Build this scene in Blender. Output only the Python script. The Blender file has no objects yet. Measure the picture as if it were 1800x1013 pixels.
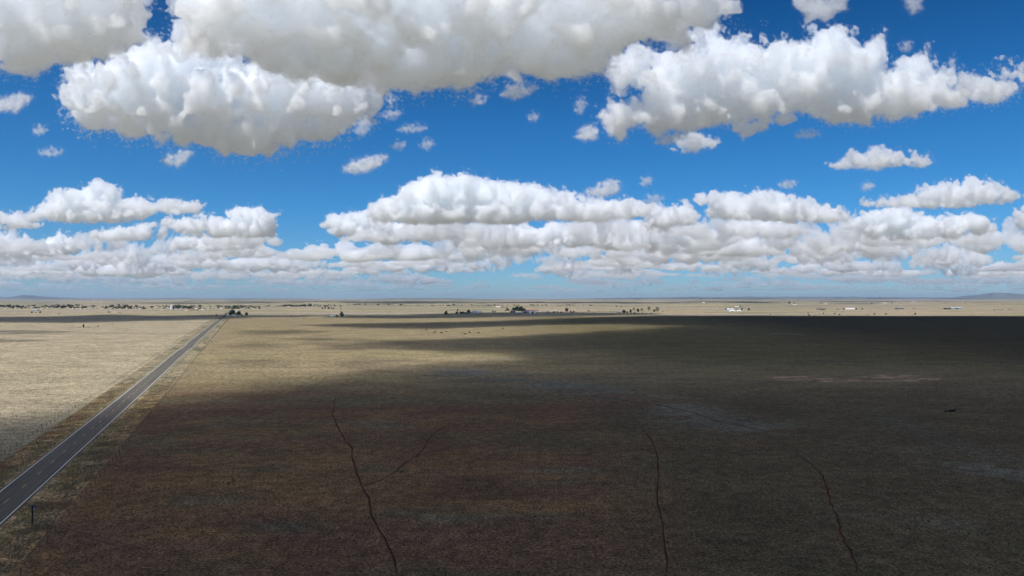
import bpy, bmesh, math, random
import numpy as np
from mathutils import Vector, Matrix
random.seed(7)
S = bpy.context.scene
COL = S.collection
PI = math.pi
R = math.radians

# ------------------------------------------------------------------ camera (drone, 42 m above the plain)
CAM_H = 42.0
F = 1200.0                       # focal length in photo pixels (photo 1800 x 1013)
HZ = 525.0                       # pixel row of the horizon
cam_d = bpy.data.cameras.new('camera')
cam = bpy.data.objects.new('camera', cam_d)
COL.objects.link(cam)
cam_d.sensor_width = 36.0
cam_d.lens = 36.0 * F / 1800.0
cam_d.clip_start = 1.0
cam_d.clip_end = 500000.0
PITCH = math.atan((HZ - 506.5) / F)
cam.location = (0, 0, CAM_H)
cam.rotation_euler = (PI / 2 + PITCH, 0, 0)
S.camera = cam
CP, SP = math.cos(PITCH), math.sin(PITCH)

def ray(px, py):
    """direction of a photo pixel, scaled so that its forward (Y) component is 1"""
    x = (px - 900.0) / F
    v = (506.5 - py) / F
    d = Vector((x, CP - v * SP, SP + v * CP))
    return d / d.y

def gpt(px, py, z=0.0):
    """where a photo pixel meets the level plain"""
    d = ray(px, py)
    t = (z - CAM_H) / d.z
    return Vector((d.x * t, t, z))

def at(px, py, Y):
    d = ray(px, py)
    return Vector((0, 0, CAM_H)) + d * Y

# ------------------------------------------------------------------ scene bookkeeping
def tag(o, label=None, cat=None, group=None, kind=None):
    if label: o['label'] = label
    if cat: o['category'] = cat
    if group: o['group'] = group
    if kind: o['kind'] = kind
    return o

def empty(name, loc, rz=0.0):
    o = bpy.data.objects.new(name, None)
    o.empty_display_size = 1.0
    o.location = loc
    o.rotation_euler = (0, 0, rz)
    COL.objects.link(o)
    return o

def link_mesh(name, me, mat=None, parent=None, smooth=False):
    o = bpy.data.objects.new(name, me)
    COL.objects.link(o)
    if mat is not None and not me.materials:
        me.materials.append(mat)
    if parent is not None:
        o.parent = parent
    if smooth:
        me.polygons.foreach_set('use_smooth', np.ones(len(me.polygons), dtype=bool))
    return o

def mesh_np(name, verts, faces):
    """verts (n,3) array, faces (m,3|4) int array"""
    me = bpy.data.meshes.new(name)
    verts = np.ascontiguousarray(verts, dtype=np.float32)
    faces = np.ascontiguousarray(faces, dtype=np.int32)
    k = faces.shape[1]
    me.vertices.add(len(verts))
    me.vertices.foreach_set('co', verts.ravel())
    me.loops.add(len(faces) * k)
    me.loops.foreach_set('vertex_index', faces.ravel())
    me.polygons.add(len(faces))
    me.polygons.foreach_set('loop_start', np.arange(0, len(faces) * k, k, dtype=np.int32))
    me.update(calc_edges=True)
    me.validate()
    return me

class MB:
    """collects boxes, prisms and tubes into one mesh"""
    def __init__(self):
        self.v, self.f = [], []
    def add(self, vs, fs):
        b = len(self.v)
        self.v += [tuple(x) for x in vs]
        self.f += [tuple(b + i for i in f) for f in fs]
        return self
    def box(self, x0, x1, y0, y1, z0, z1):
        vs = [(x0, y0, z0), (x1, y0, z0), (x1, y1, z0), (x0, y1, z0),
              (x0, y0, z1), (x1, y0, z1), (x1, y1, z1), (x0, y1, z1)]
        return self.add(vs, [(0, 3, 2, 1), (4, 5, 6, 7), (0, 1, 5, 4), (1, 2, 6, 5), (2, 3, 7, 6), (3, 0, 4, 7)])
    def tube(self, a, b, r0, r1=None, n=8):
        a, b = Vector(a), Vector(b)
        r1 = r0 if r1 is None else r1
        d = (b - a).normalized()
        u = d.orthogonal().normalized()
        w = d.cross(u)
        vs = []
        for p, r in ((a, r0), (b, r1)):
            for i in range(n):
                t = 2 * PI * i / n
                vs.append(p + u * (r * math.cos(t)) + w * (r * math.sin(t)))
        fs = [(i, (i + 1) % n, n + (i + 1) % n, n + i) for i in range(n)]
        fs += [tuple(reversed(range(n))), tuple(range(n, 2 * n))]
        return self.add(vs, fs)
    def mesh(self, name):
        me = bpy.data.meshes.new(name)
        me.from_pydata(self.v, [], self.f)
        me.update()
        return me
    def build(self, name, mat, parent=None):
        return link_mesh(name, self.mesh(name), mat, parent)

# ------------------------------------------------------------------ node helpers
class NT:
    def __init__(self, mat):
        self.nt = mat.node_tree
        self.n = self.nt.nodes
        self.l = self.nt.links
    def node(self, t, **kw):
        nd = self.n.new(t)
        for k, v in kw.items():
            setattr(nd, k, v)
        return nd
    def link(self, a, b):
        self.l.new(a, b)
    def val(self, sock, v):
        if hasattr(v, 'is_output') or isinstance(v, bpy.types.NodeSocket):
            self.l.new(v, sock)
        else:
            sock.default_value = v
    def math(self, op, a, b=0.0, c=0.0, clamp=False):
        nd = self.node('ShaderNodeMath', operation=op, use_clamp=clamp)
        self.val(nd.inputs[0], a); self.val(nd.inputs[1], b); self.val(nd.inputs[2], c)
        return nd.outputs[0]
    def mapr(self, x, a, b, c=0.0, d=1.0, smooth=True):
        nd = self.node('ShaderNodeMapRange')
        nd.interpolation_type = 'SMOOTHSTEP' if smooth else 'LINEAR'
        self.val(nd.inputs[0], x)
        for i, v in enumerate((a, b, c, d)):
            self.val(nd.inputs[1 + i], v)
        return nd.outputs[0]
    def noise(self, vec, scale, detail=4.0, rough=0.55, dist=0.0):
        nd = self.node('ShaderNodeTexNoise')
        self.l.new(vec, nd.inputs['Vector'])
        nd.inputs['Scale'].default_value = scale
        nd.inputs['Detail'].default_value = detail
        nd.inputs['Roughness'].default_value = rough
        nd.inputs['Distortion'].default_value = dist
        return nd.outputs['Fac']
    def mix(self, fac, a, b):
        nd = self.node('ShaderNodeMix', data_type='RGBA')
        self.val(nd.inputs[0], fac)
        for s, v in ((nd.inputs[6], a), (nd.inputs[7], b)):
            if isinstance(v, (tuple, list)):
                s.default_value = (v[0], v[1], v[2], 1.0)
            else:
                self.l.new(v, s)
        return nd.outputs[2]
    def scaled(self, vec, sx, sy, sz, rot=0.0):
        nd = self.node('ShaderNodeMapping')
        self.l.new(vec, nd.inputs['Vector'])
        nd.inputs['Scale'].default_value = (sx, sy, sz)
        nd.inputs['Rotation'].default_value = (0, 0, rot)
        return nd.outputs[0]

def new_mat(name):
    m = bpy.data.materials.new(name)
    m.use_nodes = True
    return m

def simple_mat(name, col, rough=0.85, var=0.15, scale=3.0, spec=0.2, metal=0.0):
    """flat paint / stone / bark with procedural mottling"""
    m = new_mat(name)
    t = NT(m)
    b = t.n['Principled BSDF']
    geo = t.node('ShaderNodeNewGeometry')
    n = t.noise(geo.outputs['Position'], scale, 5.0, 0.6)
    c = t.mix(t.mapr(n, 0.3, 0.7), tuple(x * (1 - var) for x in col), tuple(min(1, x * (1 + var)) for x in col))
    t.link(c, b.inputs['Base Color'])
    b.inputs['Roughness'].default_value = rough
    b.inputs['Specular IOR Level'].default_value = spec
    b.inputs['Metallic'].default_value = metal
    return m
# ------------------------------------------------------------------ light: clear high-plains noon sky and one sun
SUN_EL, SUN_AZ = R(58.0), R(-145.0)     # azimuth clockwise from +Y: behind the camera, to the left
SUN_DIR = Vector((math.sin(SUN_AZ) * math.cos(SUN_EL), math.cos(SUN_AZ) * math.cos(SUN_EL), math.sin(SUN_EL)))
w = bpy.data.worlds.new('World')
S.world = w
w.use_nodes = True
wt = NT(w)
bg = wt.n['Background']
sky = wt.node('ShaderNodeTexSky', sky_type='NISHITA')
sky.sun_disc = False
sky.sun_elevation = SUN_EL
sky.sun_rotation = SUN_AZ
sky.altitude = 1900.0
sky.air_density = 1.0
sky.dust_density = 0.3
sky.ozone_density = 2.0
# colour of the clear dry air: deeper blue overhead, pale blue down to the horizon
geo_ = wt.node('ShaderNodeNewGeometry')
sep_ = wt.node('ShaderNodeSeparateXYZ')
wt.link(geo_.outputs['Incoming'], sep_.inputs[0])
el_ = wt.math('ABSOLUTE', sep_.outputs[2])
ramp = wt.node('ShaderNodeValToRGB')
wt.link(el_, ramp.inputs[0])
cr = ramp.color_ramp
SKY_GRADE = ((0.0, (0.34, 0.50, 0.66)), (0.05, (0.28, 0.54, 0.79)), (0.12, (0.18, 0.56, 0.86)), (0.25, (0.115, 0.52, 0.85)), (0.40, (0.048, 0.34, 0.63)), (1.0, (0.17, 0.36, 0.60)))
while len(cr.elements) < len(SKY_GRADE):
    cr.elements.new(0.5)
for e, (p, c) in zip(cr.elements, SKY_GRADE):
    e.position = p
    e.color = (*c, 1)
mu = wt.node('ShaderNodeMix', data_type='RGBA', blend_type='MULTIPLY')
mu.inputs[0].default_value = 1.0
wt.link(sky.outputs[0], mu.inputs[6])
wt.link(ramp.outputs[0], mu.inputs[7])
wt.link(mu.outputs[2], bg.inputs['Color'])
bg.inputs['Strength'].default_value = 0.12
sd = bpy.data.lights.new('sun', 'SUN')
sd.energy = 4.6
sd.angle = R(0.5)
sd.color = (1.0, 0.97, 0.925)
so = bpy.data.objects.new('sun', sd)
COL.objects.link(so)
so.rotation_euler = (-SUN_DIR).to_track_quat('-Z', 'Y').to_euler()
so.location = SUN_DIR * 3000
vs_ = S.view_settings
vs_.view_transform = 'Standard'
vs_.look = 'None'
vs_.exposure = 0.0
vs_.gamma = 1.0
S.render.engine = 'CYCLES'
S.cycles.use_denoising = True
S.cycles.max_bounces = 40
S.cycles.diffuse_bounces = 3
S.cycles.glossy_bounces = 2
S.cycles.transmission_bounces = 4
S.cycles.volume_bounces = 36
S.cycles.transparent_max_bounces = 64
# ------------------------------------------------------------------ clouds: implicit fields turned into closed meshes
NG = np.random.default_rng(11)

def _worley(n, cells):
    """periodic 1 - F1 noise on an n^3 grid: rounded cauliflower bumps"""
    pts = NG.random((cells, cells, cells, 3)).astype(np.float32)
    ax = (np.arange(n, dtype=np.float32) + 0.5) * cells / n
    ci = np.floor(ax).astype(int)
    fr = ax - ci
    best = np.full((n, n, n), 9.0, np.float32)
    for dx in (-1, 0, 1):
        for dy in (-1, 0, 1):
            for dz in (-1, 0, 1):
                P = pts[np.ix_((ci + dx) % cells, (ci + dy) % cells, (ci + dz) % cells)]
                d = (P[..., 0] + dx - fr[:, None, None]) ** 2 + (P[..., 1] + dy - fr[None, :, None]) ** 2 + (P[..., 2] + dz - fr[None, None, :]) ** 2
                np.minimum(best, d, out=best)
    return 1.0 - np.sqrt(best)

def _fbm(n, beta, kmin):
    k = np.fft.fftfreq(n) * n
    kk = np.sqrt(k[:, None, None] ** 2 + k[None, :, None] ** 2 + k[None, None, :] ** 2)
    amp = np.where(kk >= kmin, np.maximum(kk, 1e-3) ** (-beta), 0.0)
    f = np.fft.fftn(NG.standard_normal((n, n, n))) * amp
    a = np.real(np.fft.ifftn(f))
    return (a / a.std()).astype(np.float32)

NW = 96
WOR = _worley(NW, 8)             # 8 bumps per period
WOR = (WOR - WOR.mean()) / WOR.std()
FBM = _fbm(NW, 2.6, 3.0)

def samp(A, p, period):
    """trilinear periodic lookup; p (n,3) in the units of period"""
    n = A.shape[0]
    q = p * (n / period)
    i = np.floor(q).astype(np.int32)
    f = (q - i).astype(np.float32)
    i0 = i % n
    i1 = (i + 1) % n
    x0, y0, z0 = i0[:, 0], i0[:, 1], i0[:, 2]
    x1, y1, z1 = i1[:, 0], i1[:, 1], i1[:, 2]
    fx, fy, fz = f[:, 0], f[:, 1], f[:, 2]
    c00 = A[x0, y0, z0] * (1 - fx) + A[x1, y0, z0] * fx
    c10 = A[x0, y1, z0] * (1 - fx) + A[x1, y1, z0] * fx
    c01 = A[x0, y0, z1] * (1 - fx) + A[x1, y0, z1] * fx
    c11 = A[x0, y1, z1] * (1 - fx) + A[x1, y1, z1] * fx
    return (c00 * (1 - fy) + c10 * fy) * (1 - fz) + (c01 * (1 - fy) + c11 * fy) * fz

def surface_nets(G, h, org):
    """zero set of G (positive inside) on a grid of spacing h"""
    nx, ny, nz = G.shape
    s = G > 0
    c = [s[a:nx - 1 + a, b:ny - 1 + b, d:nz - 1 + d] for a in (0, 1) for b in (0, 1) for d in (0, 1)]
    cnt = sum(x.astype(np.int8) for x in c)
    act = (cnt > 0) & (cnt < 8)
    idx = np.argwhere(act)
    ids = np.full(act.shape, -1, np.int32)
    ids[act] = np.arange(len(idx))
    acc = np.zeros((len(idx), 3), np.float32)
    num = np.zeros(len(idx), np.float32)
    corners = [(a, b, d) for a in (0, 1) for b in (0, 1) for d in (0, 1)]
    val = {k: G[idx[:, 0] + k[0], idx[:, 1] + k[1], idx[:, 2] + k[2]] for k in corners}
    for k in corners:
        for a in range(3):
            if k[a] == 0:
                k2 = tuple(1 if j == a else k[j] for j in range(3))
                v0, v1 = val[k], val[k2]
                m = (v0 > 0) != (v1 > 0)
                t = np.where(m, v0 / np.where(m, v0 - v1, 1.0), 0.0)
                p = np.array(k, np.float32)[None, :].repeat(len(idx), 0)
                p[:, a] += t
                acc += p * m[:, None]
                num += m
    V = (idx + acc / num[:, None]) * h + np.asarray(org)[None, :]
    quads = []
    for a in range(3):
        b, d = (a + 1) % 3, (a + 2) % 3
        sl0 = [slice(1, -1)] * 3; sl1 = [slice(1, -1)] * 3
        sl0[a] = slice(0, -1); sl1[a] = slice(1, None)
        e0, e1 = s[tuple(sl0)], s[tuple(sl1)]
        for flip in (False, True):
            E = np.argwhere(e0 & ~e1) if not flip else np.argwhere(~e0 & e1)
            off = np.ones(3, int); off[a] = 0
            E = E + off
            def cell(db, dd):
                q = E.copy(); q[:, b] += db; q[:, d] += dd
                return ids[q[:, 0], q[:, 1], q[:, 2]]
            Q = [cell(-1, -1), cell(0, -1), cell(0, 0), cell(-1, 0)]
            if flip: Q = Q[::-1]
            quads.append(np.stack(Q, 1))
    Q = np.concatenate(quads)
    a, b, c, d = V[Q[:, 0]], V[Q[:, 1]], V[Q[:, 2]], V[Q[:, 3]]
    vol = np.einsum('ij,ij->i', (a - V[0]), np.cross(b - a, c - a)).sum()
    return V, (Q if vol > 0 else Q[:, ::-1])

def poly_sdf(poly, U, V):
    """signed distance (positive inside) of points to a closed outline"""
    P = np.asarray(poly, np.float32)
    Q = np.roll(P, -1, 0)
    d2 = np.full(U.shape, 1e12, np.float32)
    ins = np.zeros(U.shape, bool)
    for (ax, ay), (bx, by) in zip(P, Q):
        ex, ey = bx - ax, by - ay
        L = ex * ex + ey * ey + 1e-9
        t = np.clip(((U - ax) * ex + (V - ay) * ey) / L, 0, 1)
        d2 = np.minimum(d2, (U - ax - t * ex) ** 2 + (V - ay - t * ey) ** 2)
        c = ((ay > V) != (by > V)) & (U < (bx - ax) * (V - ay) / (by - ay + 1e-12) + ax)
        ins ^= c
    return np.where(ins, 1, -1) * np.sqrt(d2)

def cloud_field(polys, h, depth, A=(0.9, 0.5, 0.28), L=(60, 26, 11), fr=2.0, lean=0.0, seed=0, wisp=0.0, veilw=2.0, shredw=1.25, warp=0.0, pad=14, base=None):
    """closed mesh in (u, w, v) pixel units from outlines; depth = half thickness in px"""
    allp = np.concatenate([np.asarray(p, float) for p in polys])
    pad = max(pad, 2.2 * A[0] + 1.2 * A[1])
    u0, v0 = allp.min(0) - pad
    u1, v1 = allp.max(0) + pad
    us = np.arange(u0, u1 + h, h, dtype=np.float32)
    vs = np.arange(v0, v1 + h, h, dtype=np.float32)
    W = depth * (1 + 1.2 * warp) + pad
    ws = np.arange(-W, W + h, h, dtype=np.float32)
    U2, V2 = np.meshgrid(us, vs, indexing='ij')
    s2 = None
    for p in polys:
        d = poly_sdf(p, U2, V2)
        s2 = d if s2 is None else np.maximum(s2, d)
    off = np.random.default_rng(seed).random(3) * 1000
    Rr = depth
    q2 = Rr - np.minimum(s2, Rr)
    w0 = np.zeros(U2.shape, np.float32)
    if warp > 0:
        pq = np.stack([U2.ravel(), np.zeros(U2.size), V2.ravel()], 1) + off[None, :]
        w0 = (warp * depth * (0.75 * samp(FBM, pq, depth * 3.0) - 0.45 * samp(WOR, pq + 9, depth * 5.5))).reshape(U2.shape)
        w0 = np.clip(w0, -0.6 * warp * depth * 2, 0.6 * warp * depth * 2)
    G = (Rr - np.sqrt(q2[:, None, :] ** 2 + (ws[None, :, None] - w0[:, None, :]) ** 2)).astype(np.float32)
    amp = sum(A)
    band = np.argwhere((np.abs(G) < amp * 3.2))
    p = np.stack([us[band[:, 0]], ws[band[:, 1]], vs[band[:, 2]]], 1) + off[None, :]
    g = G[band[:, 0], band[:, 1], band[:, 2]]
    # big lumps warp the finer ones
    n = A[0] * samp(FBM, p, L[0] * 4)
    pw = p + 3.0 * np.stack([samp(FBM, p + 31, 60), samp(FBM, p + 57, 60), samp(FBM, p + 91, 60)], 1)
    # some flanks boil with crisp small billows, others stay smooth
    act = np.clip(0.62 + 0.42 * samp(FBM, p * 1.0 + 131, L[0] * 2.2), 0.12, 1.5)
    big = np.clip(0.9 + 0.4 * samp(FBM, p + 171, L[0] * 3.1), 0.35, 1.6)
    n += big * A[1] * samp(WOR, pw, L[1] * 8)
    n += act * A[2] * 1.15 * samp(WOR, pw + 17, L[2] * 8)
    n += act * 0.7 * A[2] * samp(WOR, pw + 43, L[2] * 3.6)
    n += fr * 0.35 * samp(FBM, p + 77, 40)
    ins = s2 > -4
    low = np.where(ins, V2, -1e9).max(1)
    top = np.where(ins, V2, 1e9).min(1)
    ok = low > -1e8
    if ok.any():
        ix = np.arange(len(low))
        low = np.interp(ix, ix[ok], low[ok]); top = np.interp(ix, ix[ok], top[ok])
        kw_ = max(3, int(26 / h)) | 1
        low = np.convolve(np.pad(low, kw_ // 2, 'edge'), np.ones(kw_) / kw_, 'valid')
        top = np.convolve(np.pad(top, kw_ // 2, 'edge'), np.ones(kw_) / kw_, 'valid')
    hgt = np.maximum(low - top, 6.0)
    bu = band[:, 0]
    fb = np.clip((low[bu] - vs[band[:, 2]]) / (0.30 * hgt[bu]), 0, 1)
    fb = 0.42 + 0.58 * fb * fb * (3 - 2 * fb)
    G[band[:, 0], band[:, 1], band[:, 2]] = g + n * fb
    Wv = None
    if wisp > 0:
        # thin frayed veil round the dense body, and torn shreds just outside it
        g1 = G[band[:, 0], band[:, 1], band[:, 2]]
        out = np.maximum(-g1, 0)
        fine = 0.9 * samp(FBM, pw + 401, wisp * 1.6) + 0.6 * samp(FBM, pw + 301, wisp * 3.2)
        veil = g1 + veilw * (1.0 + 1.3 * fine)
        r = samp(FBM, p * (1, 1, 1.3) + 201, wisp * 5.0) + 0.8 * fine
        shred = 3.0 * (r - shredw) - out * (1.8 / wisp)
        cover = G.max(1)
        shred = np.where(cover[band[:, 0], band[:, 2]] > -0.5, -3.0, shred)
        H = np.full(G.shape, -4.0, np.float32)
        H[band[:, 0], band[:, 1], band[:, 2]] = np.maximum(veil, shred)
        H[G > amp] = 4.0
        H = np.maximum(H, G + 0.8)
        H[0] = H[-1] = -1; H[:, 0] = H[:, -1] = -1; H[:, :, 0] = H[:, :, -1] = -1
        Wv = surface_nets(H, h, (u0, -W, v0))
    G[0] = G[-1] = -1; G[:, 0] = G[:, -1] = -1; G[:, :, 0] = G[:, :, -1] = -1
    Vv, Q = surface_nets(G, h, (u0, -W, v0))
    if base is not None:
        Vv[:, 1] -= lean * (base - Vv[:, 2])
        if Wv is not None:
            Wv[0][:, 1] -= lean * (base - Wv[0][:, 2])
    return (Vv, Q, Wv) if wisp > 0 else (Vv, Q)

def to_world(Vv, D):
    """pixel-unit mesh at distance D, upright, real size and depth"""
    k = D / F
    c = at(900, HZ, D)
    out = np.empty_like(Vv)
    e = 1.0 + Vv[:, 1] / F
    out[:, 0] = (Vv[:, 0] - 900.0) * k * e
    out[:, 1] = D + Vv[:, 1] * k
    out[:, 2] = CAM_H + (HZ - Vv[:, 2]) * k * e
    return out

def cloud_mat(name, mfp, skin=0.02, ab=(0.0125, 0.0052, 0.0)):  # default ab absorbs red, standing in for blue airlight before the clouds
    """water droplets: a dense white scattering volume under a thin skin"""
    m = new_mat(name)
    t = NT(m)
    t.n.remove(t.n['Principled BSDF'])
    out = t.n['Material Output']
    v = t.node('ShaderNodeVolumeScatter')
    v.inputs['Color'].default_value = (1, 1, 1, 1)
    v.inputs['Density'].default_value = 1.0 / mfp
    v.inputs['Anisotropy'].default_value = 0.1
    va = t.node('ShaderNodeVolumeAbsorption')
    va.inputs['Density'].default_value = max(ab) / mfp
    va.inputs['Color'].default_value = (*[1 - x / max(ab) for x in ab], 1)
    vadd = t.node('ShaderNodeAddShader')
    t.link(v.outputs[0], vadd.inputs[0])
    t.link(va.outputs[0], vadd.inputs[1])
    t.link(vadd.outputs[0], out.inputs['Volume'])
    tr = t.node('ShaderNodeBsdfTransparent')
    df = t.node('ShaderNodeBsdfTranslucent')
    df.inputs['Color'].default_value = (0.97, 0.97, 0.97, 1)
    d2 = t.node('ShaderNodeBsdfDiffuse')
    d2.inputs['Color'].default_value = (0.97, 0.97, 0.97, 1)
    a = t.node('ShaderNodeMixShader'); a.inputs[0].default_value = 0.4
    t.link(d2.outputs[0], a.inputs[1]); t.link(df.outputs[0], a.inputs[2])
    b = t.node('ShaderNodeMixShader'); b.inputs[0].default_value = skin
    t.link(tr.outputs[0], b.inputs[1]); t.link(a.outputs[0], b.inputs[2])
    t.link(b.outputs[0], out.inputs['Surface'])
    return m
CLOUD = cloud_mat('cloud_droplets', 175.0)
FARCLOUD = cloud_mat('far_cloud_droplets', 280.0)
MIDCLOUD = cloud_mat('middle_cloud_droplets', 170.0)
SHREDDED = cloud_mat('torn_cloud_droplets', 480.0, skin=0.01)
FAINT = cloud_mat('faint_horizon_cloud', 800.0, skin=0.006)
MIDWISP = cloud_mat('middle_cloud_wisp', 420.0, skin=0.02)
SHADE = cloud_mat('overhead_cloud_droplets', 140.0, skin=0.02, ab=(0.0, 0.004, 0.01))  # absorbs blue instead, to warm the shade it casts
WISP = cloud_mat('cloud_wisp', 260.0, skin=0.02)

BIG = dict(A=(11, 9.5, 3.4), L=(90, 42, 15), fr=2.6, wisp=11.0, veilw=2.2, shredw=1.1, warp=0.6)
MID = dict(A=(6.5, 6.4, 2.4), L=(50, 24, 9), fr=2.4, wisp=7.5, veilw=1.8, shredw=1.05, warp=0.4)
SML = dict(A=(4.0, 3.5, 1.2), L=(36, 17, 7), fr=1.5, wisp=4.5, veilw=1.4, warp=0.4)
PUFF = dict(A=(3.0, 1.6, 1.0), L=(12, 7, 3.5), fr=2.6, wisp=4.5, veilw=2.4)
SHRED = dict(A=(3.6, 1.0, 0.8), L=(10, 6, 3), fr=4.0, wisp=3.5, veilw=2.2)
BASE_H = 2000.0
def base_D(y):
    return F * (BASE_H - CAM_H) / (HZ - y)

def cloud_mesh(polys, D, depth, h, seed, **kw):
    Vv, Q, Wv = cloud_field(polys, h, depth, seed=seed, **kw)
    P = to_world(Vv, D)
    c = P.mean(0)
    me = mesh_np('cloud', P - c, Q[:, ::-1])
    me.materials.append(CLOUD if D < 12500 else MIDCLOUD)
    wm = None
    if Wv is not None:
        wm = mesh_np('fringe', to_world(Wv[0], D) - c, Wv[1][:, ::-1])
        wm.materials.append(WISP if D < 12500 else MIDWISP)
    return me, wm, Vector(c)

def make_cloud(label, polys, depth, h, style, seed, D=None, lean=0.0, group=None, mat=None):
    if not isinstance(polys[0], list):
        polys = [polys]
    yb = max(p[1] for q in polys for p in q)
    me, wm, c = cloud_mesh(polys, D or base_D(yb), depth, h, seed, lean=lean, base=yb, **style)
    if mat: me.materials[0] = mat
    o = link_mesh('cloud', me, smooth=True)
    o.location = c
    if wm is not None:
        tag(link_mesh('fringe', wm, parent=o, smooth=True), kind='stuff')
    return tag(o, label, 'cloud', group)
# ------------------------------------------------------------------ the clouds of the photograph
import time as _time
_t0 = _time.time()
make_cloud('white cloud with a grey underside cut by the top left corner of the sky',
    [(-90,-70),(228,-70),(243,-5),(238,40),(245,68),(232,75),(210,88),(180,92),(150,103),(130,106),(95,108),(55,118),(30,117),(-10,114),(-90,120)],
    75, 2.6, BIG, 3, lean=0.9)
make_cloud('broad rounded cloud with grey belly at upper left, tapering to a bright right tip',
    [(112,180),(118,150),(125,130),(140,112),(160,108),(185,100),(205,88),(235,72),(255,70),(275,80),(300,78),(320,66),(345,70),(375,82),(400,96),(430,106),(470,98),(505,102),(540,112),(570,118),(600,128),(640,142),(668,160),(673,180),(665,195),(640,208),(620,222),(600,235),(560,245),(520,250),(490,258),(470,273),(440,268),(400,265),(375,255),(350,245),(300,243),(255,240),(215,232),(170,228),(150,220),(130,205)],
    58, 2.1, BIG, 5, lean=0.6)
make_cloud('largest cloud, grey bellied mass spanning the top middle of the sky',
    [(312,12),(318,32),(330,45),(322,60),(312,70),(330,85),(380,98),(420,100),(450,110),(500,128),(560,140),(600,148),(650,150),(690,155),(740,158),(790,152),(830,155),(850,135),(880,128),(905,132),(930,125),(960,138),(985,128),(1020,128),(1060,125),(1080,105),(1100,80),(1130,70),(1160,68),(1190,82),(1210,78),(1215,55),(1240,40),(1275,20),(1270,0),(1240,-75),(360,-75),(350,0)],
    85, 2.6, BIG, 8, lean=0.9)
make_cloud('long bright heaped cloud at upper right with several rounded towers',
    [(1062,200),(1090,195),(1110,190),(1130,175),(1140,150),(1120,150),(1085,150),(1070,130),(1080,115),(1105,95),(1110,80),(1140,95),(1145,110),(1170,90),(1200,88),(1222,90),(1225,60),(1245,53),(1270,65),(1285,80),(1310,85),(1335,68),(1348,88),(1380,80),(1420,75),(1440,58),(1465,52),(1490,62),(1500,80),(1520,82),(1552,78),(1555,95),(1545,120),(1580,118),(1600,115),(1630,110),(1660,120),(1675,135),(1670,150),(1700,178),(1650,188),(1590,200),(1570,208),(1550,200),(1530,218),(1500,212),(1460,210),(1420,195),(1400,195),(1350,200),(1300,212),(1250,220),(1215,228),(1180,230),(1150,232),(1130,220),(1100,225),(1093,245),(1080,235),(1065,215)],
    50, 2.0, dict(MID, A=(7, 7.5, 2.8), L=(64, 29, 11), veilw=2.6), 13, lean=0.3)
make_cloud('small rounded cloud off the right end of the long heaped cloud',
    [[(1685,155),(1700,140),(1740,131),(1770,140),(1795,150),(1780,170),(1740,178),(1705,172)], [(1766,120),(1785,116),(1802,122),(1802,136),(1780,136)]], 22, 1.8, MID, 14)
make_cloud('thin ragged cloud strip below the middle of the long heaped cloud',
    [(1288,228),(1305,215),(1345,205),(1360,197),(1396,198),(1400,212),(1370,218),(1340,228),(1308,243)], 13, 1.6, SML, 15)
make_cloud('oval white cloud just below the left part of the long heaped cloud',
    [(1185,262),(1195,248),(1215,237),(1240,242),(1262,247),(1258,258),(1230,264),(1200,268)], 15, 1.6, SML, 16)
make_cloud('small slanting cloud left of the oval white cloud', [(1155,250),(1165,240),(1195,233),(1198,243),(1175,252)], 9, 1.3, PUFF, 17)
make_cloud('small lone puff left of the long heaped cloud base', [(1017,240),(1024,226),(1040,222),(1050,232),(1046,243),(1028,245)], 10, 1.3, PUFF, 18)
make_cloud('flat based white cloud alone in the blue at right',
    [(1462,291),(1490,280),(1512,266),(1545,261),(1578,265),(1590,277),(1610,273),(1638,285),(1625,291),(1590,289),(1560,293),(1500,295)], 15, 1.5, SML, 19)
make_cloud('ragged puff in the blue below the tip of the broad rounded cloud', [(606,298),(620,285),(650,278),(678,276),(668,288),(645,300),(622,303)], 9, 1.3, PUFF, 20)
make_cloud('small puff under the middle of the largest cloud', [(883,166),(895,152),(910,148),(922,155),(942,152),(930,163),(905,172)], 9, 1.3, PUFF, 21)
make_cloud('tiny puff left of the one under the largest cloud', [(828,176),(840,169),(850,172),(846,180),(832,182)], 6, 1.2, PUFF, 22)
make_cloud('ragged puff cut by the left edge of the sky', [(-20,178),(10,172),(30,165),(50,170),(40,182),(24,196),(8,192),(-20,198)], 9, 1.4, PUFF, 23)
make_cloud('pair of torn wisps below the broad rounded cloud', [[(285,282),(298,272),(306,276),(296,290)], [(304,284),(318,266),(334,270),(322,282),(310,292)]], 6, 1.2, PUFF, 24)
make_cloud('ragged cloud cut by the top edge of the sky at right', [(1398,-30),(1492,-30),(1490,12),(1470,22),(1455,36),(1440,30),(1418,40),(1414,20),(1400,4)], 14, 1.6, SML, 25)
make_cloud('small wisp at the top edge right of the ragged cloud', [(1592,-20),(1625,-20),(1622,12),(1608,20),(1600,8)], 7, 1.3, PUFF, 26)
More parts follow.
